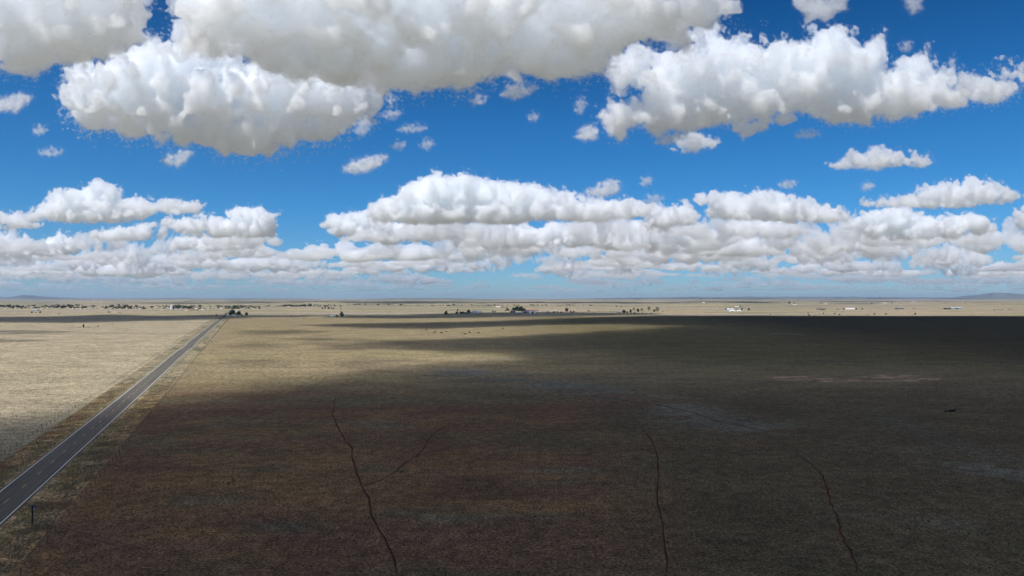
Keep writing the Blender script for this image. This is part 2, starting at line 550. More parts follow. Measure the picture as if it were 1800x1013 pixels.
# lower, farther ones
make_cloud('small flat cloud cut by the left edge above the far cloud rows', [(-40,378),(0,374),(25,378),(45,388),(66,396),(60,402),(0,402),(-40,404)], 14, 1.5, SML, 27)
make_cloud('domed white cloud at left with a long thin tail to the right',
    [(45,386),(80,360),(95,335),(140,331),(165,325),(200,328),(215,350),(250,352),(280,362),(308,350),(330,352),(355,360),(345,374),(310,376),(270,373),(250,386),(180,391),(110,390)], 26, 1.7, SML, 28)
make_cloud('heaped cloud ending in a blunt right edge above the left cloud rows',
    [(290,393),(320,384),(360,382),(400,384),(402,368),(430,364),(455,366),(482,378),(486,400),(478,416),(440,418),(380,416),(320,412)], 24, 1.7, SML, 29)
make_cloud('low bright cloud under the blunt ended heaped cloud', [(300,436),(308,418),(345,424),(400,416),(450,420),(440,436),(380,441)], 16, 1.7, SML, 30)
make_cloud('slender cloud between the domed cloud and the heaped cloud at left', [(150,420),(180,406),(235,394),(258,404),(292,398),(290,420),(230,422)], 16, 1.7, SML, 31)
make_cloud('tall bright cloud with a knobbed top, largest of the middle bank',
    [(650,388),(650,362),(690,347),(715,327),(750,310),(765,303),(785,312),(815,307),(845,316),(865,318),(890,328),(935,325),(965,333),(1000,340),(1030,350),(1080,355),(1110,350),(1145,365),(1130,380),(1050,388),(960,386),(900,392),(800,392),(720,392)],
    34, 1.8, SML, 32)
make_cloud('small knob of cloud on a thin veil above the middle bank', [[(1030,340),(1055,326),(1075,317),(1088,324),(1086,338),(1060,346)]], 8, 1.3, PUFF, 33)
make_cloud('rounded bright cloud at the right shoulder of the middle bank', [(1128,392),(1135,368),(1160,366),(1195,362),(1222,366),(1230,380),(1222,394),(1180,402),(1140,402)], 20, 1.6, SML, 34)
make_cloud('long pale cloud along the left foot of the middle bank',
    [(562,396),(595,382),(640,372),(680,372),(690,392),(740,388),(800,390),(822,402),(800,418),(740,424),(680,428),(640,420),(595,416)], 24, 1.8, SML, 35)
make_cloud('broad grey cloud in the heart of the middle bank', [(800,432),(830,402),(900,398),(960,400),(1050,392),(1120,396),(1200,404),(1240,418),(1200,432),(1100,436),(980,430),(900,436)], 26, 1.9, SML, 36)
make_cloud('white cloud with a stepped top left of the right bank', [(1225,352),(1240,344),(1275,340),(1285,346),(1300,340),(1345,335),(1370,342),(1410,352),(1440,362),(1480,368),(1500,378),(1480,388),(1400,390),(1320,386),(1250,384),(1238,372),(1250,362)], 24, 1.7, SML, 37)
make_cloud('smooth lens shaped cloud near the right edge above the bank',
    [(1515,360),(1545,350),(1590,346),(1620,335),(1655,326),(1700,318),(1740,318),(1765,335),(1798,344),(1780,354),(1730,358),(1690,366),(1620,364),(1560,362)], 20, 1.7, SML, 38)
make_cloud('long lumpy cloud at the top of the right bank', [(1490,400),(1510,378),(1560,366),(1600,368),(1620,380),(1660,382),(1700,378),(1745,386),(1750,404),(1690,416),(1600,420),(1530,416)], 24, 1.8, SML, 39)
make_cloud('bright cloud under the stepped white cloud', [(1268,400),(1300,386),(1350,384),(1390,394),(1420,408),(1380,418),(1310,416),(1275,412)], 18, 1.7, SML, 40)
make_cloud('cloud cut by the right edge at the end of the bank', [(1785,372),(1810,362),(1850,366),(1850,410),(1800,412),(1788,395)], 16, 1.7, SML, 41)
make_cloud('pale cloud between the middle and the right bank', [(1190,440),(1195,420),(1230,406),(1270,404),(1300,420),(1340,420),(1366,434),(1330,446),(1250,448)], 18, 1.8, SML, 42)
make_cloud('dappled cloud cut by the left edge low over the plain', [(-60,445),(-20,420),(0,418),(20,424),(45,418),(60,430),(80,424),(105,410),(128,418),(145,436),(120,448),(40,450)], 18, 1.8, SML, 43)

# tiny torn wisps in the open blue
for k, (x, y, w_, h_, lab) in enumerate([
    (637, 222, 22, 30, 'torn wisp hanging at the right tip of the broad rounded cloud'),
    (688, 200, 26, 10, 'faint wisp right of the tip of the broad rounded cloud'),
    (724, 226, 40, 8, 'thin stretched wisp in the blue below the largest cloud'),
    (700, 256, 16, 8, 'faint dot of cloud above the ragged puff in the blue'),
    (750, 254, 14, 12, 'upright dot of cloud right of the ragged puff in the blue'),
    (938, 206, 12, 7, 'faint dot of cloud in the open blue under the largest cloud'),
    (1021, 186, 12, 24, 'upright thread of cloud left of the long heaped cloud'),
    (1028, 130, 34, 8, 'thin bright shred under the right end of the largest cloud'),
    (1420, 236, 36, 8, 'thin tail of cloud below the middle of the long heaped cloud'),
    (1386, 325, 24, 6, 'small flat wisp above the stepped white cloud'),
    (1526, 328, 14, 7, 'tiny puff left of the smooth lens shaped cloud'),
    (1137, 319, 14, 9, 'tiny puff above the right shoulder of the middle bank'),
    (1597, 80, 14, 14, 'tiny faint puff in the deep blue at upper right'),
    (66, 229, 18, 10, 'faint puff in the blue left of the broad rounded cloud'),
    (86, 268, 34, 5, 'faint flat streak of cloud in the blue at left'),
    (1150, 350, 26, 7, 'thin wisp just above the rounded shoulder of the middle bank')]):
    make_cloud(lab, [(x - w_ / 2, y + h_ * 0.25), (x - w_ * 0.2, y - h_ * 0.35), (x + w_ * 0.15, y - h_ * 0.5), (x + w_ / 2, y - h_ * 0.15), (x + w_ * 0.3, y + h_ * 0.3), (x - w_ * 0.1, y + h_ * 0.5)],
               6, 1.3, SHRED, 300 + k, mat=SHREDDED if y < 300 else MIDWISP)

# far rows of small flat cumulus nobody could count: one object
PR = []
for k in range(7):
    rg = random.Random(100 + k)
    n = 9
    top = [(-60 + 120 * i / (n - 1), -(6 + 26 * math.sin(PI * (i + 0.5) / n) ** 0.7 * rg.uniform(0.55, 1.15))) for i in range(n)]
    pl = [(-66, -1)] + top + [(66, -2), (44, 2 + rg.random() * 3), (10, rg.uniform(-2, 6)), (-30, 1 + rg.random() * 4)]
    PR.append(cloud_field([[(x + 900, y + HZ) for x, y in pl]], 2.6, 20, seed=200 + k, A=(6, 4.2, 1.2), L=(32, 15, 7), fr=2.6))
print('traced clouds', _time.time() - _t0)

def bank_rows():
    rg = random.Random(5)
    for yb, wd, hh in ((425, 150, 30), (438, 140, 28), (450, 125, 26), (460, 112, 22), (470, 96, 18), (479, 80, 15), (487, 66, 12), (492, 60, 9), (497, 52, 8), (502, 44, 7), (507, 36, 5), (511, 30, 4)):
        x = -90.0
        while x < 1890:
            x += wd * rg.uniform(0.45, 1.0)
            dens = 0.0
            if x < 470: dens = 0.85 if yb >= 436 else 0.2
            elif x < 620: dens = 0.85 if yb >= 460 else 0.0
            elif x < 1250: dens = 0.92 if yb < 485 else 0.5
            elif x < 1600: dens = 0.9 if yb < 490 else 0.5
            else: dens = 0.85 if yb >= 448 else 0.45
            if yb > 489: dens = 0.85
            if yb > 489 and 780 < x < 1010: dens = 0.3
            if rg.random() > dens: continue
            yield x, yb + rg.uniform(-10, 9) * min(1, hh / 14), wd * rg.choice((0.4, 0.6, 0.8, 1.0, 1.5)) * rg.uniform(0.8, 1.2), hh * rg.uniform(0.5, 1.9), rg
sets = [([], [], [0]) for _ in range(4)]
for i, (x, yb, wd, hh, rg) in enumerate(bank_rows()):
    BV, BQ, nb = sets[2] if yb > 484 else sets[(0, 1, 3)[i % 3]]
    Vv, Q = PR[rg.randrange(7)]
    P = Vv.copy()
    sx = wd / 120.0 * rg.choice((-1, 1))
    P[:, 0] = x + (P[:, 0] - 900) * sx
    P[:, 2] = yb + (P[:, 2] - HZ) * hh / 30.0
    P[:, 1] *= wd / 120.0
    P = to_world(P, min(base_D(yb), 95000.0))
    BV.append(P)
    BQ.append((Q[:, ::-1] if sx > 0 else Q) + nb[0])
    nb[0] += len(P)
for (BV, BQ, nb), lab in zip(sets, ('far rows of small pale clouds low along the whole horizon', 'hazy flat cloudlets strung out low behind the nearer clouds', 'faint cloud streaks closest to the horizon line', 'pale broken cloud layers filling the bank above the plain')):
    bv = np.concatenate(BV); bc = bv.mean(0)
    me = mesh_np('distant_clouds', bv - bc, np.concatenate(BQ))
    me.materials.append(FAINT if 'faint' in lab else FARCLOUD)
    o = link_mesh('distant_clouds', me, smooth=True)
    o.location = Vector(bc)
    tag(o, lab, 'clouds', kind='stuff')
print('bank', _time.time() - _t0)
# ------------------------------------------------------------------ road frame and terrain
RA = math.atan2(431.0 - 900.0, F)                  # heading of the road, left of straight ahead
RD = Vector((math.sin(RA), math.cos(RA)))          # along the road
RN = Vector((math.cos(RA), -math.sin(RA)))         # to the right of the road
_l, _r = gpt(0, 866.5), gpt(0, 923.6)
OFF_L = _l.x * RN.x + _l.y * RN.y
OFF_R = _r.x * RN.x + _r.y * RN.y
OFF_C = (OFF_L + OFF_R) / 2
HALF = (OFF_R - OFF_L) / 2
print('road half width', HALF)

def sl(x, y):
    return x * RD.x + y * RD.y, x * RN.x + y * RN.y - OFF_C
def xy(s, l):
    return RD.x * s + RN.x * (l + OFF_C), RD.y * s + RN.y * (l + OFF_C)

def sstep(a, b, x):
    t = np.clip((np.asarray(x, float) - a) / (b - a), 0, 1)
    return t * t * (3 - 2 * t)

def gz(x, y):
    """height of the plain"""
    x = np.asarray(x, float); y = np.asarray(y, float)
    far = sstep(260, 700, y)
    h = 0.9 * np.sin(x / 170 + 0.6) * np.sin(y / 210 + 1.1) + 0.8 * np.sin((x + 0.6 * y) / 290 + 2.0) + 0.6 * np.sin((y - 0.3 * x) / 130 + 4.0)
    h = h * far * (1 + 1.2 * sstep(1500, 5000, y))
    dip = y - (583 + 0.12 * (x + 230) + 14 * np.sin(x / 60))
    h = h - 1.5 * np.exp(-(dip / 34.0) ** 2) * sstep(380, 480, y)
    return h * (1 - sstep(15000, 40000, y))

def road_z(x, y):
    x = np.asarray(x, float); y = np.asarray(y, float)
    a = sum(gz(x - RD.x * d, y - RD.y * d) for d in (-24, -12, 0, 12, 24)) / 5.0
    return np.maximum(a, gz(x, y)) + 0.25

def on(x, y, dz=0.0):
    return Vector((x, y, float(gz(x, y)) + dz))
def gp(px, py):
    """terrain point seen near a photo pixel of the level plain"""
    p = gpt(px, py)
    return on(p.x, p.y)

# ------------------------------------------------------------------ ground sheet
def trace(pts):
    return np.array([(gpt(a, b).x, gpt(a, b).y) for a, b in pts])
def dist_poly(X, Y, L):
    d = np.full(X.shape, 1e12)
    for (ax, ay), (bx, by) in zip(L[:-1], L[1:]):
        ex, ey = bx - ax, by - ay
        t = np.clip(((X - ax) * ex + (Y - ay) * ey) / (ex * ex + ey * ey), 0, 1)
        d = np.minimum(d, (X - ax - t * ex) ** 2 + (Y - ay - t * ey) ** 2)
    return np.sqrt(d)

ys = [-5900.0, -3500.0, -1800.0, -900.0, -600, -350, -200, -100, -40, 0, 40, 70]
y = 88.0
while y < 2200: ys.append(y); y *= 1.0085
while y < 70000: ys.append(y); y *= 1.018
ys = np.array(ys)
ts = np.linspace(-1.0, 1.0, 301)
ts = np.sign(ts) * (0.8 * np.abs(ts) + 0.2 * np.abs(ts) ** 3)
YY, TT = np.meshgrid(ys, ts, indexing='ij')
XX = TT * np.maximum(np.abs(YY) * 1.05 + 60, 420.0) * 1.0
base_w = np.maximum(np.abs(ys) * 1.05 + 60, 420.0)
outer = np.array([350.0, 1200.0, 3500.0, 9000.0, 22000.0])
XX = np.concatenate([-(base_w[:, None] + outer[None, ::-1]), XX, base_w[:, None] + outer[None, :]], 1)
YY = np.repeat(ys[:, None], XX.shape[1], 1)
ZZ = gz(XX, YY)
V = np.stack([XX.ravel(), YY.ravel(), ZZ.ravel()], 1)
ny, nx = XX.shape
I = np.arange(ny * nx).reshape(ny, nx)
Q = np.stack([I[:-1, :-1].ravel(), I[:-1, 1:].ravel(), I[1:, 1:].ravel(), I[1:, :-1].ravel()], 1)
g_me = mesh_np('ground', V, Q)

def n2(X, Y, sx, sy, ox=0.0):
    p = np.stack([X.ravel() / sx + ox, Y.ravel() / sy + 3.1 * ox, np.full(X.size, 7.3 + ox)], 1)
    return samp(FBM, p, 4.0).reshape(X.shape)
def lerp(a, b, t):
    return a + (np.asarray(b) - a) * t[..., None]

WASH = trace([(820, 655), (950, 672), (1110, 695), (1240, 738), (1330, 755), (1450, 772), (1600, 800), (1800, 838), (2000, 870)])
WASH2 = trace([(1560, 735), (1700, 790), (1820, 815)])
SAGE = [trace([(700, 905), (800, 912), (920, 914), (960, 912)]), trace([(330, 880), (420, 882)]), trace([(470, 925), (530, 928)]), trace([(860, 850), (960, 858), (1010, 850)]), trace([(940, 825), (1040, 826)]), trace([(560, 740), (700, 748)]), trace([(1480, 900), (1700, 925)])]
S_, L_ = sl(XX, YY)
C = np.zeros(XX.shape + (3,))
C[:] = (0.195, 0.126, 0.091)
a = n2(XX, YY, 90, 60); b = n2(XX, YY, 260, 90, 2.0); c = n2(XX, YY, 30, 18, 5.0)
C = lerp(C, (0.165, 0.155, 0.105), sstep(-0.3, 0.9, a + 0.7 * c) * 0.9)                 # olive grass patches
C = lerp(C, (0.255, 0.165, 0.095), sstep(0.3, 1.3, b + 0.9 * c) * 0.8)                  # rusty patches
rgt = sstep(-0.02, 0.26, XX / np.maximum(YY, 60) + 0.07 * a)
C = lerp(C, (0.150, 0.128, 0.088), rgt * 0.86)
mid = sstep(210, 420, YY)
C = lerp(C, (0.175, 0.148, 0.112), mid * (0.55 + 0.25 * np.tanh(b)))
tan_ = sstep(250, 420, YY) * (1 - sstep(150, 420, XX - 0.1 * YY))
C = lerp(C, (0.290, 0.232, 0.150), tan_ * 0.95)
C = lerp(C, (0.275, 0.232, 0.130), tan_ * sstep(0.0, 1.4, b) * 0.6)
w1 = dist_poly(XX, YY, WASH)
C = lerp(C, (0.20, 0.20, 0.185), np.exp(-(w1 / (0.045 * YY + 4)) ** 2) * 0.9 * sstep(-2.4, 0.2, c + a))
w2 = dist_poly(XX, YY, WASH2)
C = lerp(C, (0.160, 0.163, 0.155), np.exp(-(w2 / 7.0) ** 2) * 0.5)
for sg in SAGE:
    C = lerp(C, (0.165, 0.178, 0.150), np.exp(-(dist_poly(XX, YY, sg) / (1.8 + 0.012 * YY)) ** 2) * 0.75 * sstep(-1.4, 0.5, c))
# faint pale game paths sweeping over the right field
for gp_, wd_ in (([(870, 634), (960, 619), (1060, 610), (1200, 607), (1420, 613)], 7.0), ([(1010, 566), (1120, 573), (1300, 586), (1480, 590)], 14.0), ([(1240, 640), (1420, 634), (1640, 640), (1850, 632)], 8.0)):
    C = lerp(C, (0.21, 0.195, 0.16), np.exp(-(dist_poly(XX, YY, trace(gp_)) / wd_) ** 2) * 0.55)
# bare pink soil scars on the right
for sc in (trace([(1372, 664), (1440, 662)]), trace([(1520, 663), (1560, 664), (1650, 667)]), trace([(1380, 668), (1450, 667), (1530, 668)]), trace([(1440, 671), (1520, 670), (1600, 669)]), trace([(1545, 661), (1600, 661)]), trace([(1335, 586), (1375, 584), (1410, 587)])):
    dd = dist_poly(XX, YY, sc)
    C = lerp(C, (0.62, 0.42, 0.35), np.exp(-(dd / 4.6) ** 2) * sstep(-0.9, 0.5, n2(XX, YY, 14, 7, 9.0)))
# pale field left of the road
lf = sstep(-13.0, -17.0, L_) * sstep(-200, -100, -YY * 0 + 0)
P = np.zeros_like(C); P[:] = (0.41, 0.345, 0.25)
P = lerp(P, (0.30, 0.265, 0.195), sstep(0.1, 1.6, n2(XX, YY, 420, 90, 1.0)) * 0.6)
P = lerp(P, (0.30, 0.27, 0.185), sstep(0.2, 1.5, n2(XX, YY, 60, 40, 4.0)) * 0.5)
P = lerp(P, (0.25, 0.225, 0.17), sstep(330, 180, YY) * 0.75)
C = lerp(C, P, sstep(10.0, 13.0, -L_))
# far plain: pale stubble, olive pasture, pinkish soil in long strips
Fp = np.zeros_like(C); Fp[:] = (0.415, 0.345, 0.23)
fy = np.log(np.maximum(YY, 100)) * 1000
f1 = n2(XX / np.maximum(YY, 500) * 3000, fy, 1500, 150, 1.5)
f2 = n2(XX / np.maximum(YY, 500) * 3000, fy, 900, 60, 6.0)
Fp = lerp(Fp, (0.42, 0.335, 0.29), sstep(0.0, 1.2, f1) * 0.8)
Fp = lerp(Fp, (0.20, 0.21, 0.135), sstep(0.35, 0.9, f2) * 0.8)
Fp = lerp(Fp, (0.15, 0.155, 0.13), sstep(0.55, 1.0, -f2) * 0.8 * sstep(2500, 4000, YY))
C = lerp(C, Fp, sstep(1560, 1640, YY - 0.02 * XX))
# a bright stock pond bank at the far left, a thin green strip far right
C = lerp(C, (0.55, 0.53, 0.47), np.exp(-(dist_poly(XX, YY, trace([(-30, 585), (18, 586)])) / 4.0) ** 2))
C = lerp(C, (0.13, 0.21, 0.11), np.exp(-(dist_poly(XX, YY, trace([(985, 537.5), (1150, 537.5)])) / 60.0) ** 2) * 0.9)
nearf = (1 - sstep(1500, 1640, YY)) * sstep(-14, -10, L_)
C = C * (1 - ((nearf * (1 - 0.8 * tan_))[..., None] * np.array((0.20, 0.24, 0.29)) + (nearf * tan_)[..., None] * np.array((-0.06, -0.07, -0.07))))  # deepens the cloud shade in the soil colour and offsets its blue
past_shade = sstep(290, 520, YY) * sstep(-80, 150, XX) * (1 - sstep(1560, 1640, YY))
C = lerp(C, C * (0.56, 0.58, 0.48), past_shade)      # cloud shade deepened in the soil colour at right, partly darker pasture
C = np.clip(C * (0.90, 0.90, 0.84), 0.01, 0.9)
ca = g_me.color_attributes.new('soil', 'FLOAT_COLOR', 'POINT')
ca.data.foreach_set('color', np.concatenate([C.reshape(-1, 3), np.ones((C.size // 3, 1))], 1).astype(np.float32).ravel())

def ground_mat(name, attr='soil', speck=1.0):
    m = new_mat(name)
    t = NT(m)
    b = t.n['Principled BSDF']
    at_ = t.node('ShaderNodeVertexColor', layer_name=attr)
    pos = t.node('ShaderNodeNewGeometry').outputs['Position']
    n1 = t.noise(pos, 1.7, 5.0, 0.75)
    n3 = t.noise(pos, 0.35, 4.0, 0.65)
    n4 = t.noise(t.scaled(pos, 1, 1.6, 1), 0.035, 6.0, 0.62)
    n5 = t.noise(pos, 4.5, 3.0, 0.7)
    k = t.math('MULTIPLY', t.mapr(n1, 0.30, 0.72, 1 - 0.85 * speck, 1 + 0.80 * speck), t.mapr(n4, 0.28, 0.72, 0.80, 1.18))
    k = t.math('MULTIPLY', k, t.mapr(n3, 0.3, 0.7, 0.66, 1.32))
    k = t.math('MULTIPLY', k, t.mapr(n5, 0.3, 0.7, 0.45, 1.55))
    vm = t.node('ShaderNodeVectorMath', operation='SCALE')
    t.link(at_.outputs['Color'], vm.inputs[0])
    t.link(k, vm.inputs['Scale'])
    # dry straw and grey green tufts
    st = t.mix(t.mapr(t.noise(pos, 0.9, 3.0, 0.7), 0.56, 0.70, 0.0, 0.35), vm.outputs[0], (0.23, 0.19, 0.12))
    t.link(st, b.inputs['Base Color'])
    b.inputs['Roughness'].default_value = 1.0
    b.inputs['Specular IOR Level'].default_value = 0.05
    bp = t.node('ShaderNodeBump')
    bp.inputs['Strength'].default_value = 0.7
    bp.inputs['Distance'].default_value = 0.25
    t.link(n1, bp.inputs['Height'])
    t.link(bp.outputs[0], b.inputs['Normal'])
    return m
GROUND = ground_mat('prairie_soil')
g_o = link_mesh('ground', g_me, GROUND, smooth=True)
tag(g_o, kind='structure')

# ------------------------------------------------------------------ verges, road and its paint
SS = [60.0]
while SS[-1] < 5200: SS.append(SS[-1] + max(3.0, SS[-1] * 0.012))
SS = np.array(SS)
LL = np.array([-12.6, -11.8, -11.0, -10.0, -9, -7.5, -6.5, -5.6, -4.8, -4.2, 4.2, 4.8, 5.6, 6.5, 7.5, 9, 10.0, 11.0, 11.8, 12.6])
def strip(name, ls, zf, mat):
    s2, l2 = np.meshgrid(SS, ls, indexing='ij')
    x2, y2 = xy(s2, l2)
    z2 = zf(x2, y2, s2, l2)
    n_, m_ = s2.shape
    I = np.arange(n_ * m_).reshape(n_, m_)
    q = np.stack([I[:-1, :-1].ravel(), I[:-1, 1:].ravel(), I[1:, 1:].ravel(), I[1:, :-1].ravel()], 1)
    me = mesh_np(name, np.stack([x2.ravel(), y2.ravel(), z2.ravel()], 1), q)
    return me, s2, l2, x2, y2
def verge_z(x, y, s, l):
    e = sstep(12.6, 11.0, np.abs(l))
    shoulder = sstep(9.0, 4.4, np.abs(l))
    base = gz(x, y) + 0.03 + 0.06 * e - 0.02
    return base + shoulder * (road_z(x, y) - 0.06 - base)
v_me, vs2, vl2, vx2, vy2 = strip('roadside_verge', LL, verge_z, None)
VC = np.zeros(vs2.shape + (3,))
VC[:] = (0.255, 0.215, 0.150)
va = n2(vx2, vy2, 40, 25, 3.0); vb = n2(vx2, vy2, 14, 9, 8.0)
VC = lerp(VC, (0.19, 0.172, 0.122), sstep(-0.2, 1.0, va))
VC = lerp(VC, (0.085, 0.075, 0.055), sstep(0.7, 1.4, vb + 0.5 * va) * 0.85)
VC = lerp(VC, (0.33, 0.25, 0.13), sstep(0.5, 1.5, n2(vx2, vy2, 22, 14, 12.0)) * 0.7)
VC = lerp(VC, (0.105, 0.058, 0.042), sstep(0.5, 1.2, n2(vx2, vy2, 26, 9, 21.0)) * 0.8)
VC = lerp(VC, (0.33, 0.29, 0.24), np.exp(-((np.abs(vl2) - 4.9) / 0.6) ** 2) * 0.6)
VC = lerp(VC, (0.37, 0.315, 0.22), sstep(330, 420, vs2) * 0.7 * sstep(-0.8, 0.8, vb))
VC = lerp(VC, (0.145, 0.165, 0.085), np.exp(-((np.abs(vl2) - 6.0) / 0.9) ** 2) * 0.55)
arro = np.exp(-((vs2 - 622 + 1.2 * (vl2 - 5)) / 22.0) ** 2) + 0.8 * np.exp(-((vs2 - 745 - 1.5 * vl2) / 20.0) ** 2) + 0.7 * np.exp(-((vs2 - 1080) / 45.0) ** 2)
VC = lerp(VC, (0.105, 0.112, 0.085), np.clip(arro, 0, 1) * 0.9 * sstep(5.0, 7.5, np.abs(vl2)))
ca = v_me.color_attributes.new('soil', 'FLOAT_COLOR', 'POINT')
ca.data.foreach_set('color', np.concatenate([np.clip(lerp(VC * (1.26, 1.06, 0.83), VC * (0.98, 0.97, 0.92), sstep(280, 420, vs2)), 0.01, 0.9).reshape(-1, 3), np.ones((VC.size // 3, 1))], 1).astype(np.float32).ravel())  # near verge colour warmed to offset the blue light in the shade
VERGE = ground_mat('verge_soil', speck=1.15)
v_o = link_mesh('roadside_verge', v_me, VERGE, smooth=True)
tag(v_o, kind='structure')

m = new_mat('worn_asphalt'); t = NT(m); b_ = t.n['Principled BSDF']
pos = t.node('ShaderNodeNewGeometry').outputs['Position']
rp = t.node('ShaderNodeMapping'); t.link(pos, rp.inputs['Vector'])
rp.inputs['Rotation'].default_value = (0, 0, RA)
rp.inputs['Location'].default_value = (-OFF_C, 0, 0)
sx_ = t.node('ShaderNodeSeparateXYZ'); t.link(rp.outputs[0], sx_.inputs[0])
lane = t.math('COSINE', t.math('MULTIPLY', sx_.outputs[0], 2 * PI / 1.75))
nz1 = t.noise(pos, 9.0, 4.0, 0.7); nz2 = t.noise(t.scaled(rp.outputs[0], 2.2, 0.03, 1), 1.0, 5.0, 0.6)
base = t.mix(t.mapr(nz2, 0.3, 0.7), (0.068, 0.063, 0.055), (0.140, 0.128, 0.112))
base = t.mix(t.mapr(lane, -1, 1, 0.0, 0.22, smooth=False), base, (0.085, 0.082, 0.078))
base = t.mix(t.mapr(nz1, 0.35, 0.65, 0.0, 0.35), base, (0.19, 0.175, 0.158))
t.link(base, b_.inputs['Base Color']); b_.inputs['Roughness'].default_value = 0.95; b_.inputs['Specular IOR Level'].default_value = 0.08
ASPH = m
EDGE = 0.55
me, s2, l2, x2, y2 = strip('road', np.array([-HALF - EDGE - 0.12, -HALF - EDGE, -HALF, 0, HALF, HALF + EDGE, HALF + EDGE + 0.12]),
                           lambda x, y, s, l: road_z(x, y) - 0.3 * (np.abs(l) > HALF + EDGE + 0.05) + 0.02 * (1 - np.abs(l) / 4), ASPH)
r_o = link_mesh('road', me, ASPH, smooth=True)
tag(r_o, kind='structure')

def paint_mat(name, col, gap):
    m = new_mat(name); t = NT(m); b_ = t.n['Principled BSDF']
    pos = t.node('ShaderNodeNewGeometry').outputs['Position']
    n = t.noise(pos, 3.0, 5.0, 0.7)
    t.link(t.mix(t.mapr(n, gap, gap + 0.15, 0.75, 0.0), col, (0.2, 0.2, 0.2)), b_.inputs['Base Color'])
    b_.inputs['Roughness'].default_value = 0.7
    return m
WHITE_P = paint_mat('white_road_paint', (0.85, 0.82, 0.76), 0.22)
YEL_P = paint_mat('yellow_road_paint', (0.66, 0.42, 0.09), 0.32)
def paint_z(x, y, s, l):
    return road_z(x, y) + 0.02 * (1 - np.abs(l) / 4) + 0.006 + 0.00002 * s
for side in (-1, 1):
    me, *_ = strip('edge_line', np.array([side * HALF - 0.09, side * HALF + 0.09]), paint_z, WHITE_P)
    link_mesh('edge_line', me, WHITE_P, parent=r_o)
mb = MB()
s = gpt(37, 859.9); s0 = sl(s.x, s.y)[0] - 12.2 * 5
while s0 < 2600:
    vs_q = []
    for ds, l in ((0, -0.07), (0, 0.07), (3.05, 0.07), (3.05, -0.07)):
        x, y = xy(s0 + ds, l)
        vs_q.append((float(x), float(y), float(road_z(x, y)) + 0.028 + 0.00002 * s0))
    mb.add(vs_q, [(0, 1, 2, 3)])
    s0 += 12.19
o = mb.build('centre_dashes', YEL_P, r_o)

# ------------------------------------------------------------------ cattle trails: sunken ruts with little earth rims
TRAIL = simple_mat('shaded_trail_soil', (0.072, 0.030, 0.019), 1.0, 0.35, 1.5, 0.0)  # dark red soil, with the shade inside the rut put into its colour
RIM = simple_mat('trail_rim', (0.165, 0.112, 0.082), 1.0, 0.35, 2.0, 0.0)
def trail(pts, width, fin=45.0, fout=8.0, seed=0, name='cattle_trail'):
    rg = random.Random(seed)
    L = trace(pts)
    P = [L[0]]
    for a, b in zip(L[:-1], L[1:]):
        n = max(2, int(np.hypot(*(b - a)) / 1.2))
        for i in range(1, n + 1):
            P.append(a + (b - a) * i / n)
    P = np.array(P)
    for _ in range(6):
        P[1:-1] = 0.25 * P[:-2] + 0.5 * P[1:-1] + 0.25 * P[2:]
    T = np.gradient(P, axis=0); T /= np.linalg.norm(T, axis=1)[:, None]
    N = np.stack([T[:, 1], -T[:, 0]], 1)
    wob = np.zeros(len(P))
    for _ in range(4):
        k, ph = rg.uniform(0.15, 1.4), rg.uniform(0, 6)
        wob += rg.uniform(0.04, 0.16) * np.sin(np.arange(len(P)) * k + ph)
    P = P + N * wob[:, None]
    prof = [(-1.5, 0.0), (-0.95, 0.13), (-0.62, 0.10), (-0.42, 0.012), (0.42, 0.012), (0.62, 0.08), (0.9, 0.10), (1.4, 0.0)]
    vs, fs, mi = [], [], []
    for i, p in enumerate(P):
        e = min(1.0, min(i / fin, (len(P) - 1 - i) / fout) + 0.10)
        ww = width * e * (0.85 + 0.35 * math.sin(i * 0.37 + seed) * math.sin(i * 0.11))
        for o_, z in prof:
            x, y = p + N[i] * o_ * ww
            vs.append((x, y, float(gz(x, y)) + z * e * (0.7 + 0.6 * rg.random()) + 0.008))
    k = len(prof)
    for i in range(len(P) - 1):
        for j in range(k - 1):
            fs.append((i * k + j, i * k + j + 1, i * k + k + j + 1, i * k + k + j)); mi.append(1 if j in (0, 6) else 0)
    me = bpy.data.meshes.new(name); me.from_pydata(vs, [], fs); me.update()
    me.materials.append(TRAIL); me.materials.append(RIM)
    me.polygons.foreach_set('material_index', mi)
    return tag(link_mesh(name, me), kind='structure')
trail([(591, 690), (588, 712), (585, 730), (592, 748), (603, 768), (616, 785), (621, 810), (628, 835), (638, 858), (647, 880), (655, 905), (663, 928), (678, 950), (685, 970), (695, 990), (700, 1030)], 0.22, seed=1)
trail([(638.5, 858), (668, 845), (690, 833), (712, 815), (738, 800), (752, 775), (770, 757), (799, 740)], 0.2, 3.0, 14.0, seed=2)
trail([(1108, 728), (1118, 740), (1130, 755), (1145, 775), (1156, 800), (1157, 830), (1156, 855), (1154, 880), (1163, 905), (1166, 940), (1170, 975), (1173, 1030)], 0.2, seed=3)
trail([(1390, 790), (1420, 812), (1446, 835), (1453, 860), (1463, 890), (1475, 925), (1488, 960), (1500, 985), (1517, 1030)], 0.2, 22.0, seed=4)
trail([(1000, 692), (1060, 699), (1111, 706), (1170, 715), (1222, 727), (1267, 743), (1340, 757)], 0.085, seed=5)
trail([(620, 648), (670, 653), (730, 659), (800, 664)], 0.3, seed=6)
trail([(828, 731), (845, 726), (862, 715)], 0.16, seed=7)
